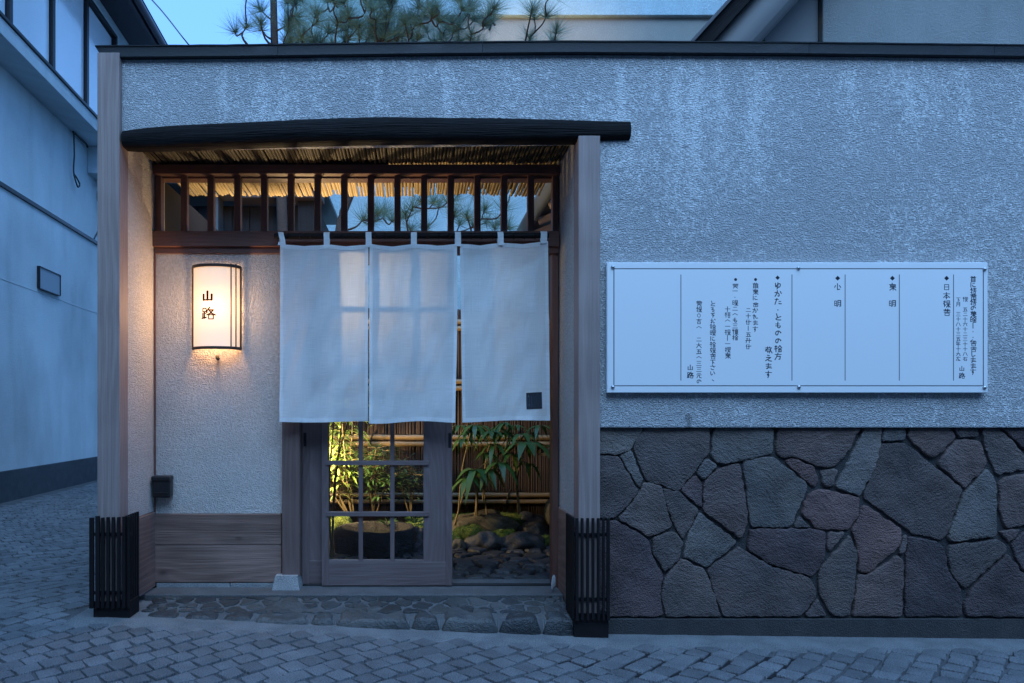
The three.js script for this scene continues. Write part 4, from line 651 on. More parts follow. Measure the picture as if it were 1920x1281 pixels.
{
  const m = new MB(), xs = [-1.5, -1, -0.5, 0, 0.5, 1, 1.5, 6], zs = [-0.61, -1.0, -1.8, -2.1, -2.3, -8]; let last = null;
  for (const z of zs) { const row = xs.map((x) => m.v(V(x, GY - 0.006 + (z < -1.9 ? 0.1 : 0) + 0.01 * noise(x * 3, z * 3), z), x, z)); if (last) for (let i = 0; i + 1 < xs.length; i++) m.quad(last[i], last[i + 1], row[i + 1], row[i]); last = row; }
  const gg = put('garden_ground', m.geo(), M.soil, null, 'structure'), r = rng(31), pts = [];
  for (let k = 0; k < 3000 && pts.length < 190; k++) { const x = lerp(-1.2, 1.25, r()), z = lerp(-0.64, -1.82, r()), dm = 0.085 + 0.03 * noise(x * 3, z * 3); if (pts.every((p) => Math.hypot(p[0] - x, (p[1] - z) * 1.15) > dm)) pts.push([x, z]); }
  pts.push([X(913, -1.7), -1.66]);
  cells(pts, [[-1.3, -1.9], [1.3, -1.9], [1.3, -0.63], [-1.3, -0.63]], 0.016).forEach((c, i) => { if (c.length > 2) put('path_stone', stone(round2(densify(c, 0.05), 2, 0.25), 0.02 + 0.016 * r(), (x, z, w) => V(x, GY + w, z), { edge: 0.02, wob: 0.02, bump: 0.006, seed: i + 300, rings: 2 }), M.flags[i % 4], gg); });
}
function rock(name, label, px, py, z, w, h, d, material, seed, sink = 0.3) {
  let g = mergeVertices(new THREE.IcosahedronGeometry(1, 7).deleteAttribute('normal').deleteAttribute('uv')); const p = g.attributes.position, uv = [];
  for (let i = 0; i < p.count; i++) { const v = V().fromBufferAttribute(p, i), q = 1 + 0.2 * noise(v.x * 1.4 + seed, v.y * 1.4 + v.z) + 0.16 * noise(v.z * 2.3 + seed, v.x * 1.9 - v.y) + 0.06 * noise(v.x * 6 + v.y * 4, v.z * 6 + seed); v.multiplyScalar(q); v.y = Math.max(v.y, -sink); p.setXYZ(i, v.x * w / 2, (v.y + sink) * h / (1 + sink), v.z * d / 2); uv.push(v.x * w / 2 + v.y * h, v.z * d / 2 + v.y * h * 0.7); }
  g.setAttribute('uv', new THREE.Float32BufferAttribute(uv, 2)); g.computeVertexNormals();
  const o = put(name, g, material); tag(o, label, name === 'moss_mound' ? 'moss' : 'rock', name === 'moss_mound' ? 'moss mounds of the garden' : 'rocks of the garden'); o.position.set(X(px, z), Y(py, z), z);
  return o;
}
M.rockD = M.flags[3]; M.rockL = mat({ map: T.rockTone, color: rgb(0.15, 0.135, 0.1), bumpMap: T.rock, bumpScale: 0.012, roughness: 0.85 });
rock('rock', 'speckled hump-shaped rock with moss under the broad-leaved plant', 903, 1002, -1.98, 0.5, 0.17, 0.3, M.rockL, 1);
rock('rock', 'cracked grey rock at the front of the mossy bed', 910, 1031, -1.72, 0.28, 0.13, 0.2, M.flags[2], 4);
rock('rock', 'smooth dark rock at the front of the bed, right of the cracked one', 980, 1029, -1.72, 0.33, 0.12, 0.22, M.rockD, 7);
rock('rock', 'dark peaked rock behind the front rocks by the stone lantern', 1003, 1010, -1.98, 0.27, 0.13, 0.24, M.rockD, 11);
rock('rock', 'black low boulder against the foot of the brush fence', 990, 990, -2.14, 0.3, 0.12, 0.14, M.rockD, 13);
rock('rock', 'low dark rock left of the water basin', 624, 1052, -1.56, 0.14, 0.12, 0.18, M.flags[0], 17);
rock('rock', 'small flat rock right of the water basin', 785, 1046, -1.55, 0.16, 0.12, 0.2, M.rockD, 23);
rock('rock', 'tall dark rock behind the water basin on its right', 779, 1040, -1.72, 0.16, 0.2, 0.16, M.rockD, 29);
rock('rock', 'rough brown rock lying at the left edge of the bed, below the hump', 858, 1034, -1.68, 0.12, 0.09, 0.16, M.rockL, 31);
const mossy = (label, px, py, z, w, h, d, seed) => {
  const o = rock('moss_mound', label, px, py, z, w, h, d, M.moss, seed), m = new MB(), r = rng(seed * 7), p = o.geometry.attributes.position;
  for (let k = 0; k < 2600; k++) { const v = V().fromBufferAttribute(p, Math.floor(r() * p.count)).add(V((r() - 0.5) * 0.02, -0.002, (r() - 0.5) * 0.02)), l = 0.008 + 0.012 * r(), a = r() * 6.28, t = V((r() - 0.5) * 0.7, 1, (r() - 0.5) * 0.7).multiplyScalar(l); m.tri(m.v(v.clone().add(V(Math.cos(a) * 0.002, 0, Math.sin(a) * 0.002))), m.v(v.clone().sub(V(Math.cos(a) * 0.002, 0, Math.sin(a) * 0.002))), m.v(v.clone().add(t))); }
  put('moss_shoots', m.geo(), M.leafs[1], o, 'stuff');
};
mossy('mossy mound left of and behind the water basin', 628, 1000, -1.85, 0.28, 0.14, 0.3, 3); mossy('low moss cushion between the hump-shaped rock and the front rocks', 925, 1012, -1.86, 0.4, 0.08, 0.16, 6); mossy('moss cushion at the left edge of the open doorway', 853, 1022, -1.8, 0.15, 0.09, 0.2, 9); mossy('moss strip in front of the peaked dark rock', 1010, 1022, -1.84, 0.28, 0.07, 0.14, 12); mossy('moss behind the water basin on the right', 790, 1000, -1.95, 0.3, 0.09, 0.2, 15);
mossy('wide moss cushion between the cracked rock and the hump-shaped rock', 880, 1012, -1.8, 0.26, 0.1, 0.16, 18); mossy('small moss pad wedged between the two front rocks', 948, 1022, -1.76, 0.12, 0.09, 0.12, 21); mossy('moss cushion left of the water basin at the glass edge', 622, 1030, -1.8, 0.16, 0.13, 0.2, 24); mossy('flat moss carpet at the foot of the brush fence', 900, 985, -2.15, 0.9, 0.1, 0.2, 27);
{
  const z = -1.62, b = thing('water_basin', 'round dark stone water basin full of water behind the glass door', 'basin', [X(706, z), GY, z]), R = 0.275, H = 0.185;
  const g = new THREE.LatheGeometry([[0.001, 0], [R * 1.04, 0], [R * 1.06, H * 0.35], [R * 1.04, H * 0.75], [R * 1.0, H * 0.93], [R * 0.97, H], [R * 0.88, H * 0.99], [R * 0.84, H * 0.88], [R * 0.74, H * 0.5], [0.001, H * 0.5]].map(([a, c]) => new THREE.Vector2(a, c)), 48), p = g.attributes.position, uv = g.attributes.uv;
  for (let i = 0; i < p.count; i++) { const x = p.getX(i), y = p.getY(i), q = p.getZ(i), k = 1 + 0.1 * noise(x * 6 + 3, q * 6 + y * 4) + 0.05 * noise(x * 16, q * 16 + y * 20); p.setXYZ(i, x * k, y + 0.006 * noise(x * 9, q * 9), q * k); uv.setXY(i, Math.atan2(x, q) * R, y); }
  put('bowl', toCreasedNormals(g, 0.9), mat({ map: T.rockTone, color: rgb(0.022, 0.02, 0.018), bumpMap: T.grit, bumpScale: 0.006, roughness: 0.75 }), b);
  put('water', new THREE.CircleGeometry(R * 0.79, 40).rotateX(-Math.PI / 2).translate(0, H * 0.68, 0), mat({ color: rgb(0.015, 0.017, 0.013), roughness: 0.02, ior: 1.33 }), b);
}
{
  const z = -1.9, L = thing('stone_lantern', 'rounded stone garden lantern half hidden behind the right door jamb', 'stone lantern', [X(1052, z), GY + 0.02, z]), y = (py) => Y(py, z) - GY - 0.02, s = (py, h, r, k) => { const g = new THREE.SphereGeometry(r, 24, 16); const p = g.attributes.position; for (let i = 0; i < p.count; i++) { const q = 1 + 0.08 * noise(p.getX(i) * 16 + k, p.getY(i) * 16 + p.getZ(i) * 9); p.setXYZ(i, p.getX(i) * q, p.getY(i) * q * h / r, p.getZ(i) * q); } g.computeVertexNormals(); return g.translate(0, y(py), 0); };
  put('foot', s(962, 0.13, 0.13, 1), M.rockL, L); put('shaft', new THREE.CylinderGeometry(0.05, 0.07, y(880) - y(962), 14).translate(0, (y(880) + y(962)) / 2, 0), M.rockL, L); put('body', s(876, 0.085, 0.085, 5), M.rockL, L); put('cap', new THREE.ConeGeometry(0.17, 0.12, 18).translate(0, y(838), 0), M.rockL, L);
}
{
  // brushwood fence with doubled bamboo rails
  const z = -2.3, f = thing('brush_fence', 'dark brushwood fence with paired bamboo rails behind the garden plants', 'fence', [0, GY, z]), y = (py) => Y(py, z) - GY, top = y(585);
  for (let layer = 0; layer < 3; layer++) { const m = new MB(), r = rng(60 + layer); for (let x = -1.5; x < 1.34; x += 0.0075 + 0.006 * r()) { const a = (r() - 0.5) * 0.03, h = top + (r() - 0.5) * 0.06; m.tube([V(x, 0, -layer * 0.011), V(x + a * 0.5 + (r() - 0.5) * 0.008, h * 0.5, -layer * 0.011 + 0.004 * r()), V(x + a, h, -layer * 0.011)], 0.0042 + 0.0028 * r(), 5); } put('brushwood', m.geo(), M.twig, f, 'stuff'); }
  put('backing_board', rbox(-1.5, 1.34, 0, top - 0.03, -0.05, -0.036, 0), M.char, f);
  const r = rng(71);
  for (const py of [610, 722, 826, 934]) for (const s of [-1, 1]) { const m = new MB(), yy = y(py) + s * 0.026, o = 0.026 + (s > 0 ? 0.003 : 0), pts = [], rad = []; for (let x = -1.5; x <= 1.34; x += 0.071) { const k = Math.round((x + 1.5) / 0.071) % 4 === (s > 0 ? 1 : 3); pts.push(V(x, yy + 0.003 * noise(x * 2, py), o)); rad.push(k ? 0.0225 : 0.0195); } m.tube(pts, rad, 10); put('bamboo_rail', m.geo(), M.bamboo, f); }
  for (const py of [610, 722, 826, 934]) for (const x of [-0.95, -0.36, 0.14, 0.72]) { const m = new MB(); m.tube([V(x - 0.014, y(py) - 0.05, 0.045), V(x, y(py), 0.055), V(x + 0.016, y(py) + 0.05, 0.045), V(x + 0.03, y(py) + 0.075, 0.04)], 0.006, 6); put('lashing', m.geo(), M.black, f); }
}
// ---------------------------------------------------------------- garden plants
function shrub(name, label, cat, group, { z, stems, leaf, lmat, n, seed, up = 0.5, droop = 0.5, spread = 1, from = 0.35, thick = 1 }) {
  const s0 = stems[0][0], P = thing(name, label, cat, [X(s0[0], z), Y(s0[1], z), z], group), o = P.position, r = rng(seed), st = new MB(), lv = new MB();
  for (const s of stems) {
    const zz = (r() - 0.5) * 0.14, pts = curve(s.map(([a, b], i) => V(X(a, z) - o.x, Y(b, z) - o.y, zz * i / s.length)), 10);
    st.tube(pts, pts.map((_, i) => lerp(0.0065, 0.0025, i / 10) * thick), 6);
    for (let k = 0; k < n; k++) {
      const t = lerp(from, 1, Math.pow(r(), 0.75)), p = pts[Math.min(10, Math.floor(t * 10.99))], a = r() * 6.283, q = V(Math.cos(a), up * (r() - 0.25), Math.sin(a)), tw = p.clone().addScaledVector(q, spread * (0.02 + 0.09 * r()));
      if (k % 3 === 0) st.tube([p, tw], [0.002, 0.0012], 4, false);
      lv.leaf(tw, q.clone().add(V((r() - 0.5) * 0.8, (r() - 0.5) * 0.7, (r() - 0.5) * 0.8)), V(0, 1, 0), leaf[0] * (0.7 + 0.6 * r()), leaf[1] * (0.7 + 0.6 * r()), droop * r());
    }
  }
  put('stem', st.geo(), M.stem, P); put('leaves', lv.geo(), lmat, P);
  return P;
}
const g1 = 'fine-leaved shrubs before the fence';
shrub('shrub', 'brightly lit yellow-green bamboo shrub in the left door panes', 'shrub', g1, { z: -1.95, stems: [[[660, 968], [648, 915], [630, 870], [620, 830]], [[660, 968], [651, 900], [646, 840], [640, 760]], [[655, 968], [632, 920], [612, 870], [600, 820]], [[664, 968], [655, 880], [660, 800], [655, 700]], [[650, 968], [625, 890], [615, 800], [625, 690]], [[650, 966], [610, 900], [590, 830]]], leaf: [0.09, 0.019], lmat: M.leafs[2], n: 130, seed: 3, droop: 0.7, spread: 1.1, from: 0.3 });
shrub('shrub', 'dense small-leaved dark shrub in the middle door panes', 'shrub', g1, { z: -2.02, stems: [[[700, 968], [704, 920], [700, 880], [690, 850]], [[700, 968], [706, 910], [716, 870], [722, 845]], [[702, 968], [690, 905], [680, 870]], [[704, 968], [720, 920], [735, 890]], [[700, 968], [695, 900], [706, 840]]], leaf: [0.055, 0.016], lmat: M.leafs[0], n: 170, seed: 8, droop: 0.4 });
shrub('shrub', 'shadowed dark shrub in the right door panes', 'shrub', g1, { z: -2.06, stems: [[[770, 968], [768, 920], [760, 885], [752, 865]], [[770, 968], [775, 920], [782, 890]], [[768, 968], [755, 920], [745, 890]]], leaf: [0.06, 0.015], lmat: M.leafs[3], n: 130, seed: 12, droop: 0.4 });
const tuft = (label, px, py, z, h, seed, lm) => { const r = rng(seed), m = new MB(), o = tag(put('grass_tuft', new THREE.BufferGeometry(), lm), label, 'grass', 'grass tufts by the basin'); for (let k = 0; k < 70; k++) { const a = r() * 6.283, l = h * (0.6 + 0.6 * r()); m.leaf(V(Math.cos(a) * 0.02, 0, Math.sin(a) * 0.02), V(Math.cos(a) * 0.8, 0.9 + r(), Math.sin(a) * 0.8), V(Math.cos(a + 1.57), 0.2, Math.sin(a + 1.57)), l, 0.007, 0.75, 0.05); } o.geometry = m.geo(); o.position.set(X(px, z), Y(py, z), z); };
tuft('bright arching grass tuft at the lower left of the door glass', 630, 976, -1.82, 0.17, 5, M.leafs[2]); tuft('grass tuft hanging over the rear rim of the water basin', 727, 985, -1.85, 0.15, 6, M.leafs[1]); tuft('dim grass tuft right of the water basin', 778, 980, -1.9, 0.14, 7, M.leafs[0]);
{
  const z = -1.9, P = thing('broadleaf_plant', 'tall plant with long drooping green leaves in the open doorway', 'plant', [X(893, z), Y(1000, z), z]), o = P.position, r = rng(17), st = new MB(), big = new MB();
  const L = (px, py, dz = 0) => V(X(px, z) - o.x, Y(py, z) - o.y, dz);
  const stems = [[[852, 985], [866, 940], [878, 905]], [[888, 990], [893, 940], [890, 880]], [[897, 985], [893, 950], [905, 880], [935, 868]], [[913, 965], [909, 920], [915, 850]], [[972, 965], [970, 900], [983, 832]], [[860, 960], [866, 880], [880, 812]], [[905, 940], [915, 850], [935, 800]], [[975, 960], [965, 880], [960, 850], [950, 810]]];
  stems.forEach((s, i) => { const pts = curve(s.map(([a, b], k) => L(a, b, (i % 3 - 1) * 0.04 * k)), 12); st.tube(pts, pts.map((_, k) => lerp(0.0075, 0.004, k / 12)), 6); });
  const whorls = [[983, 832, 9, 0.26, 0.1], [935, 868, 8, 0.2, 0.08], [890, 880, 8, 0.21, 0.08], [878, 896, 7, 0.19, 0.06], [912, 880, 7, 0.19, 0.08], [915, 850, 7, 0.13, 0.0], [880, 812, 8, 0.14, -0.03], [935, 803, 9, 0.13, -0.02], [950, 812, 7, 0.14, -0.06], [905, 800, 8, 0.13, -0.05], [865, 800, 6, 0.13, -0.06], [970, 800, 7, 0.13, -0.05], [1000, 812, 5, 0.13, -0.04], [960, 852, 6, 0.15, 0.0], [890, 798, 9, 0.14, 0.03], [920, 812, 9, 0.15, 0.05], [945, 795, 8, 0.13, 0.04], [975, 815, 8, 0.16, 0.05], [1010, 800, 7, 0.14, 0.0], [868, 825, 7, 0.13, 0.02], [1020, 835, 5, 0.13, -0.05], [925, 835, 7, 0.15, 0.03], [990, 870, 6, 0.13, 0.02]];
  for (const [px, py, n, len, dz] of whorls) { const c = L(px, py, dz), ph = r() * 6; st.tube([c.clone().add(V(0, -0.06, -0.01)), c], 0.004, 5, false); for (let k = 0; k < n; k++) { const a = ph + k / n * 6.283 + r() * 0.3; big.leaf(c, V(Math.cos(a), 0.25 + 0.35 * r(), Math.sin(a)), V(0, 1, 0), len * (0.8 + 0.4 * r()), len * 0.27, 0.7 + 0.6 * r(), 0.1); } }
  put('stem', st.geo(), M.stem, P); put('leaves', big.geo(), M.leafs[1], P);
}
// ---------------------------------------------------------------- pines behind the wall
function pine(label, z, trunk, limbs, targets, seed, r0, extra) {
  const P = thing('pine_tree', label, 'tree', [X(trunk[0][0], z), GY, z], 'pines behind the wall'), o = P.position, r = rng(seed), wood = new MB(), nd = new MB();
  const tp = curve(trunk.map(([a, b, dz]) => V(X(a, z) - o.x, Y(b, z) - o.y, dz ?? 0)), 24);
  wood.tube(tp, tp.map((_, i) => lerp(r0, r0 * 0.45, i / 24)), 10);
  const nodes = tp.map((p) => ({ p, dir: null })), todo = targets.map(([a, b, dz]) => V(X(a, z) - o.x, Y(b, z) - o.y, dz ?? (r() - 0.5) * 0.8));
  for (let k = 0; k < extra[0]; k++) todo.push(V(X(lerp(extra[1], extra[2], Math.pow(r(), 1.25)), z) - o.x, Y(lerp(-10, 92, r()), z) - o.y, (r() - 0.5) * 1.1));
  for (const l of limbs) { const lp = curve(l.map(([a, b, dz]) => V(X(a, z) - o.x, Y(b, z) - o.y, dz ?? 0)), 22); wood.tube(lp, lp.map((_, i) => lerp(0.024, 0.01, i / 22)), 7); for (const p of lp) nodes.push({ p, dir: null }); }
  todo.sort((a, b) => Math.min(...tp.map((p) => p.distanceTo(a))) - Math.min(...tp.map((p) => p.distanceTo(b))));
  for (const t of todo) {
    let best = null, bd = 1e9; for (const n of nodes) { const d = n.p.distanceTo(t) * (n.p.y > t.y - 0.05 ? 1.8 : 1) + Math.abs(n.p.x - t.x) * 0.5 + (n.dir ? 0.05 : 0); if (d < bd) { bd = d; best = n; } }
    const a = best.p, mid = a.clone().lerp(t, 0.55).add(V((r() - 0.5) * 0.1, -0.01 - 0.04 * r(), (r() - 0.5) * 0.1)), c = curve([a, mid, t], 6), tip = c[6].clone().sub(c[5]).normalize().add(V(0, 0.5, 0)).normalize();
    wood.tube(c, c.map((_, i) => lerp(best.dir ? 0.008 : 0.012, 0.005, i / 6)), 6, false);
    for (const q of [2, 4]) nodes.push({ p: c[q], dir: tip }); nodes.push({ p: t, dir: tip });
    const s = V().crossVectors(tip, V(0.3, 0.2, 1)).normalize(), w = V().crossVectors(tip, s);
    for (let k = 0; k < 125; k++) { const f = r(), e = a.distanceTo(t) > 0 ? c[5].clone().lerp(t, 0.2 + 0.8 * f) : t, an = r() * 6.283, op = 0.25 + 0.95 * (1 - f) + 0.4 * r(), dir = tip.clone().multiplyScalar(Math.cos(op)).addScaledVector(s, Math.sin(op) * Math.cos(an)).addScaledVector(w, Math.sin(op) * Math.sin(an)), len = 0.13 + 0.12 * r(), sd = V().crossVectors(dir, V(r() - 0.5, r() - 0.5, r() - 0.5)).normalize().multiplyScalar(0.0017); const end = e.clone().addScaledVector(dir, len).add(V(0, -0.012 * r(), 0)); nd.tri(nd.v(e.clone().add(sd)), nd.v(e.clone().sub(sd)), nd.v(end)); }
  }
  put('trunk', wood.geo(), mat({ color: rgb(0.045, 0.036, 0.034), bumpMap: T.rock, bumpScale: 0.01, roughness: 0.9 }), P); put('needles', nd.geo(), mat({ color: rgb(0.1, 0.19, 0.145), roughness: 0.6, transmission: 0.15, thickness: 0 }), P);
}
pine('pine with a straight dark trunk rising past the coping against the sky', -2.9, [[540, 1010], [532, 500], [518, 150], [514, 60], [512, -120]], [[[522, 170], [570, 140], [640, 122], [710, 112]], [[516, 130], [495, 108], [470, 92]]], [[478, 22], [490, 55], [468, 62], [488, 20], [500, 72], [545, 34], [566, 48], [592, 20], [604, 62], [628, 22], [560, 12], [643, 58], [655, 32], [690, 8], [622, 74], [578, 70], [533, 62], [548, 75], [572, 28], [586, 58], [612, 40], [632, 8], [638, 72], [652, 60], [668, 14], [672, 48], [680, 78], [700, 30], [708, 70], [530, 15], [590, 75], [505, -40], [470, -60], [560, -50], [620, -40], [600, -90], [520, -140], [540, 130], [600, 140], [660, 120], [480, 120], [450, 80], [675, 70], [695, 40]], 41, 0.055, [52, 530, 745]);
pine('leaning pine seen through the transom, its tufts spreading right along the coping', -3.1, [[660, 1005], [640, 560], [638, 420], [662, 350], [690, 200], [720, 110]], [[[688, 210], [760, 160], [850, 130], [930, 118], [1040, 112]], [[640, 520], [700, 490], [780, 478], [870, 470], [960, 462]]], [[728, 72], [745, 48], [752, 70], [762, 12], [772, 76], [790, 66], [800, 14], [818, 42], [822, 74], [838, 62], [862, 58], [880, 48], [912, 66], [1010, 60], [995, 66], [725, 40], [755, 30], [780, 60], [805, 30], [858, 40], [888, 62], [970, 72], [1025, 30], [703, 58], [716, 20], [740, 58], [735, 18], [768, 52], [792, 38], [815, 60], [832, 44], [850, 66], [872, 70], [898, 60], [905, 74], [760, 75], [785, 72], [845, 80], [722, 76], [880, 90], [985, 60], [1000, 34], [1018, 50], [1045, 58], [1008, 76], [1035, 80], [690, 398], [720, 392], [735, 415], [702, 420], [775, 402], [825, 368], [850, 412], [868, 398], [885, 384], [903, 410], [920, 398], [935, 414], [800, 420], [955, 424], [705, 380], [770, 425], [870, 425], [760, 250], [820, 220], [900, 180], [960, 140], [720, 160], [980, 260], [870, 300], [712, 410], [745, 400], [760, 410], [790, 395], [812, 400], [838, 400], [860, 380], [893, 412], [930, 420], [945, 410], [682, 415]], 43, 0.05, [56, 680, 930]);
// ---------------------------------------------------------------- buildings beyond
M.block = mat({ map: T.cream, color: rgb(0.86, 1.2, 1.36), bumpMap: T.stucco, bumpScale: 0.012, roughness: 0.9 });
M.teal = mat({ map: T.render, color: rgb(0.42, 0.56, 0.55), roughness: 0.85 });
M.grey = mat({ map: T.render, color: rgb(0.4, 0.36, 0.33), bumpMap: T.stucco, bumpScale: 0.008, roughness: 0.9 });
M.soffit = mat({ color: rgb(0.14, 0.14, 0.14), roughness: 0.75 });
M.board = mat({ map: T.cedar, color: rgb(0.06, 0.07, 0.085), bumpMap: T.woodBump, bumpScale: 0.002, roughness: 0.75 });
{
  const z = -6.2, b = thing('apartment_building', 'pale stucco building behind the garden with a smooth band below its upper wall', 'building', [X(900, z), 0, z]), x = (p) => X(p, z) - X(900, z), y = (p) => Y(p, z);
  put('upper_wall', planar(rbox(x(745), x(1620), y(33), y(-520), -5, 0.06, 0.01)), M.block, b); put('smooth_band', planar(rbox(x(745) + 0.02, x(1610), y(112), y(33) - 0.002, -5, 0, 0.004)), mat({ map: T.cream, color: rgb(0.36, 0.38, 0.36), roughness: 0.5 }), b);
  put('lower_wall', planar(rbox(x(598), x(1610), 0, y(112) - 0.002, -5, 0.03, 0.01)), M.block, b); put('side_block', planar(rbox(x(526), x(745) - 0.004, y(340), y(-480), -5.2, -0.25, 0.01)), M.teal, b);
}
{
  const z = -3.2, b = thing('neighbour_house', 'grey stucco house on the right behind the wall, with a slanting dark verge', 'building', [X(1700, z), 0, z]), x = (p) => X(p, z) - X(1700, z), y = (p) => Y(p, z);
  put('wall', planar(rbox(x(1543), x(2900), 0, y(-600), -0.3, 0, 0.01)), M.grey, b); put('pilaster', planar(rbox(x(1440), x(1541), 0, y(-600), -0.25, -0.06, 0.004)), M.soffit, b);
  const slab = (a, c, w, dz0, dz1, m, name) => { const [ax, ay, bx, by] = [x(a[0]), y(a[1]), x(c[0]), y(c[1])], len = Math.hypot(bx - ax, by - ay), g = rbox(0, len, -w, 0, dz0, dz1, 0.006, 0); g.rotateZ(Math.atan2(by - ay, bx - ax)); put(name, g.translate(ax, ay, 0), m, b); };
  slab([1130, 280], [1600, -240], 0.11, -0.5, 0.55, M.char, 'verge_board');
  const m = new MB(); m.tube([V(x(1180), y(300), 0.3), V(x(1650), y(-220), 0.3)], 0.17, 20); put('verge_moulding', m.geo(), M.soffit, b);
  slab([1130, 270], [1600, -250], 0.03, -0.6, 0.6, M.darkMetal, 'roof_edge');
}
{
  const b = thing('garden_house', 'dark boarded house along the right side of the garden with a round gutter', 'building', [1.4, 0, -2.8]);
  put('wall', rbox(0, 0.12, 0, 2.75, -2.2, 2.17, 0.004, 1), M.board, b);
  for (let i = 0; i < 9; i++) put('batten', rbox(-0.02, 0.003, 0.02, 2.74, -2.1 + i * 0.5, -2.06 + i * 0.5, 0.003, 1), M.board, b);
  const e = new MB(); e.tube([V(-0.39, 2.78, -2.3), V(-0.39, 2.78, 1.75)], 0.06, 14); put('gutter', e.geo(), mat({ color: rgb(0.12, 0.125, 0.13), roughness: 0.45 }), b);
  const rf = rbox(-0.42, 0.75, -0.02, 0.02, -2.3, 1.75, 0.004, 0); rf.rotateZ(0.36); put('roof', rf.translate(0.06, 2.96, 0), M.darkMetal, b);
  for (let i = 0; i < 8; i++) { const r = rbox(-0.4, 0.2, -0.03, 0.03, -2.1 + i * 0.5, -2.05 + i * 0.5, 0.003, 0); r.rotateZ(0.36); put('rafter', r.translate(0.05, 2.88, 0), M.cedar, b); }
}
{
  const z = -3.9, b = thing('garden_shed', 'dark timber shed at the left behind the transom with a pale fascia beam', 'shed', [X(450, z), 0, z]), x = (p) => X(p, z) - X(450, z), y = (p) => Y(p, z);
  put('wall', rbox(x(240), x(592), 0, y(380), -1.2, -0.12, 0.004, 1), M.board, b);
  for (let i = 0; i < 9; i++) put('wall_plank', rbox(x(300 + i * 33), x(331 + i * 33), 0.02, y(384), -0.122, -0.1 + 0.004 * (i % 2), 0.003, 1), M.board, b);
  put('fascia_beam', rbox(x(446), x(606), y(379), y(361), -0.1, 0.16, 0.004, 0), mat({ map: T.cedar, color: rgb(0.5, 0.52, 0.56), roughness: 0.7 }), b); put('post', rbox(x(560), x(592), 0, y(380), -0.098, 0.06, 0.004, 1), M.board, b);
  put('corner_board', rbox(x(405), x(414), 0, y(352), -0.098, 0.1, 0.003, 1), M.soffit, b); put('bracket', rbox(x(414), x(438), y(372), y(352), -0.098, 0.13, 0.003, 0), M.cedar, b);
  const d = rbox(0, 1.1, -0.07, 0, 0.02, 0.06, 0.003, 0); d.rotateZ(-0.72); put('brace', d.translate(x(312), y(358), 0), M.soffit, b);
  const r = rbox(x(230), x(612), 0, 0.04, -1.3, 0.25, 0.004, 0); put('roof', r.translate(0, y(360) + 0.004, 0), M.darkMetal, b);
}
{
  // the houses across the street, behind the camera: they stand before the low sky
  const b = thing('street_house', 'plain two-storey house across the street behind the viewer', 'building', [0, 0, 6.6]);
  put('wall', planar(rbox(-13, 13, -0.2, 6.2, 0, 5, 0.01)), M.grey, b); put('roof', rbox(-13.3, 13.3, 6.2, 6.35, -0.5, 5.3, 0.01, 0), M.darkMetal, b);
  for (let i = 0; i < 6; i++) for (const y of [1.0, 3.9]) { const x = -11 + i * 4.2; put('window_frame', rbox(x, x + 1.7, y, y + 1.25, -0.03, 0.01, 0.004), M.darkMetal, b); put('pane', rbox(x + 0.06, x + 1.64, y + 0.06, y + 1.19, -0.038, -0.026, 0), M.black, b); }
}
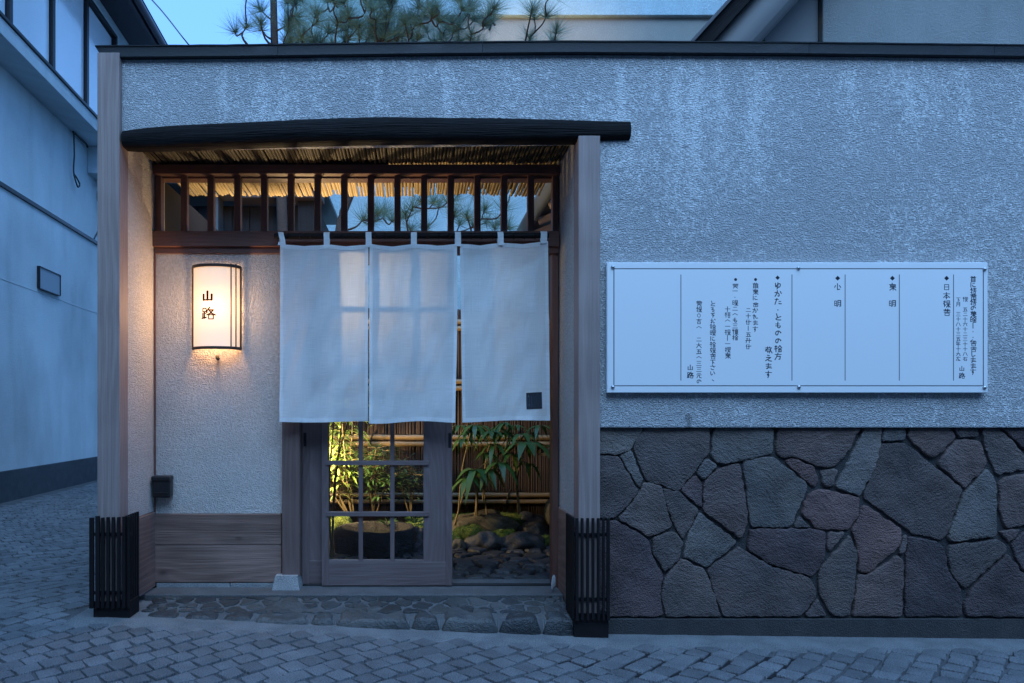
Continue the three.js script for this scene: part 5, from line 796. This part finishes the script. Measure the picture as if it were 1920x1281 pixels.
// ---------------------------------------------------------------- garden lamp under the eave, behind the recess wall
const gardenLamp = (label, [x, y, z], power, dish, shields) => {
  const L = thing('garden_lamp', label, 'lamp', [x, y, z], null);
  put('globe', new THREE.SphereGeometry(0.05, 20, 14), mat({ color: rgb(1, 0.9, 0.7), emissive: rgb(1, 0.66, 0.3), emissiveIntensity: 4, roughness: 1 }), L); put('stake', new THREE.CylinderGeometry(0.01, 0.012, y - 0.12, 10).translate(0, -0.055 - (y - 0.12) / 2, 0), M.darkMetal, L);
  if (dish) put('dish', new THREE.CylinderGeometry(dish, 0.03, 0.04, 24, 1, true).translate(0, -0.05, 0), M.darkMetal, L);
  for (const [th0, th, rad, up, h] of shields) put('side_shield', new THREE.CylinderGeometry(rad, rad, h ?? 0.26, 18, 1, true, th0, th).translate(0, up ?? 0, 0), M.darkMetal, L); put('socket', new THREE.CylinderGeometry(0.03, 0.02, 0.04, 14).translate(0, -0.065, 0), M.darkMetal, L);
  const l = new THREE.PointLight(rgb(1, 0.72, 0.36), power); l.name = 'garden_glow'; l.castShadow = true; l.shadow.radius = 2.5; L.add(l);
};
gardenLamp('low warm globe lamp beside the bamboo shrub, hidden by the fixed door panel', [-0.71, 0.78, -1.66], 4.6, 0, [[-1.3, 2.95, 0.085, -0.08, 0.42]]);
gardenLamp('tall warm globe lamp under the reed eave, hidden by the door post', [-0.82, 1.66, -1.15], 2.4, 0.16, [[0.75, 0.95, 0.085, -0.04, 0.18], [-2.5, 1.9, 0.087], [-0.62, 1.1, 0.083, 0.13, 0.18]]);
{
  const L = thing('garden_spotlight', 'small black spotlight clamped to the leaning pine, aimed at the building behind', 'spotlight', [-0.28, 3.78, -3.25]);
  const dir = V(1.35, 5.3, -6.2).sub(L.position).normalize(), q = new THREE.Quaternion().setFromUnitVectors(V(0, 1, 0), dir);
  put('housing', new THREE.CylinderGeometry(0.045, 0.03, 0.12, 16, 1, true).translate(0, -0.01, 0).applyQuaternion(q), M.black, L); put('lens', new THREE.CircleGeometry(0.036, 20).rotateX(-Math.PI / 2).translate(0, 0.02, 0).applyQuaternion(q), mat({ color: rgb(1, 0.9, 0.7), emissive: rgb(1, 0.7, 0.35), emissiveIntensity: 3, roughness: 1 }), L);
  put('clamp', rbox(-0.22, 0.0, -0.015, 0.015, 0.03, 0.06, 0.004), M.darkMetal, L);
  const l = new THREE.SpotLight(rgb(1, 0.72, 0.36), 26, 0, 0.36, 0.5, 2); l.name = 'spot_glow'; l.castShadow = true; l.shadow.radius = 1; l.position.copy(dir.clone().multiplyScalar(0.06)); l.target.position.copy(dir.clone().multiplyScalar(3)); L.add(l, l.target);
}
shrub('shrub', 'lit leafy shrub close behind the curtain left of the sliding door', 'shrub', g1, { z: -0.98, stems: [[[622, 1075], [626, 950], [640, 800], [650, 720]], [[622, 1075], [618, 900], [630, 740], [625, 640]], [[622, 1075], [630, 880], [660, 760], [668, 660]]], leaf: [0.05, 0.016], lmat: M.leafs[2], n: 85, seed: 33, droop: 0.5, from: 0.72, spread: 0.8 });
renderer.render(scene, camera);
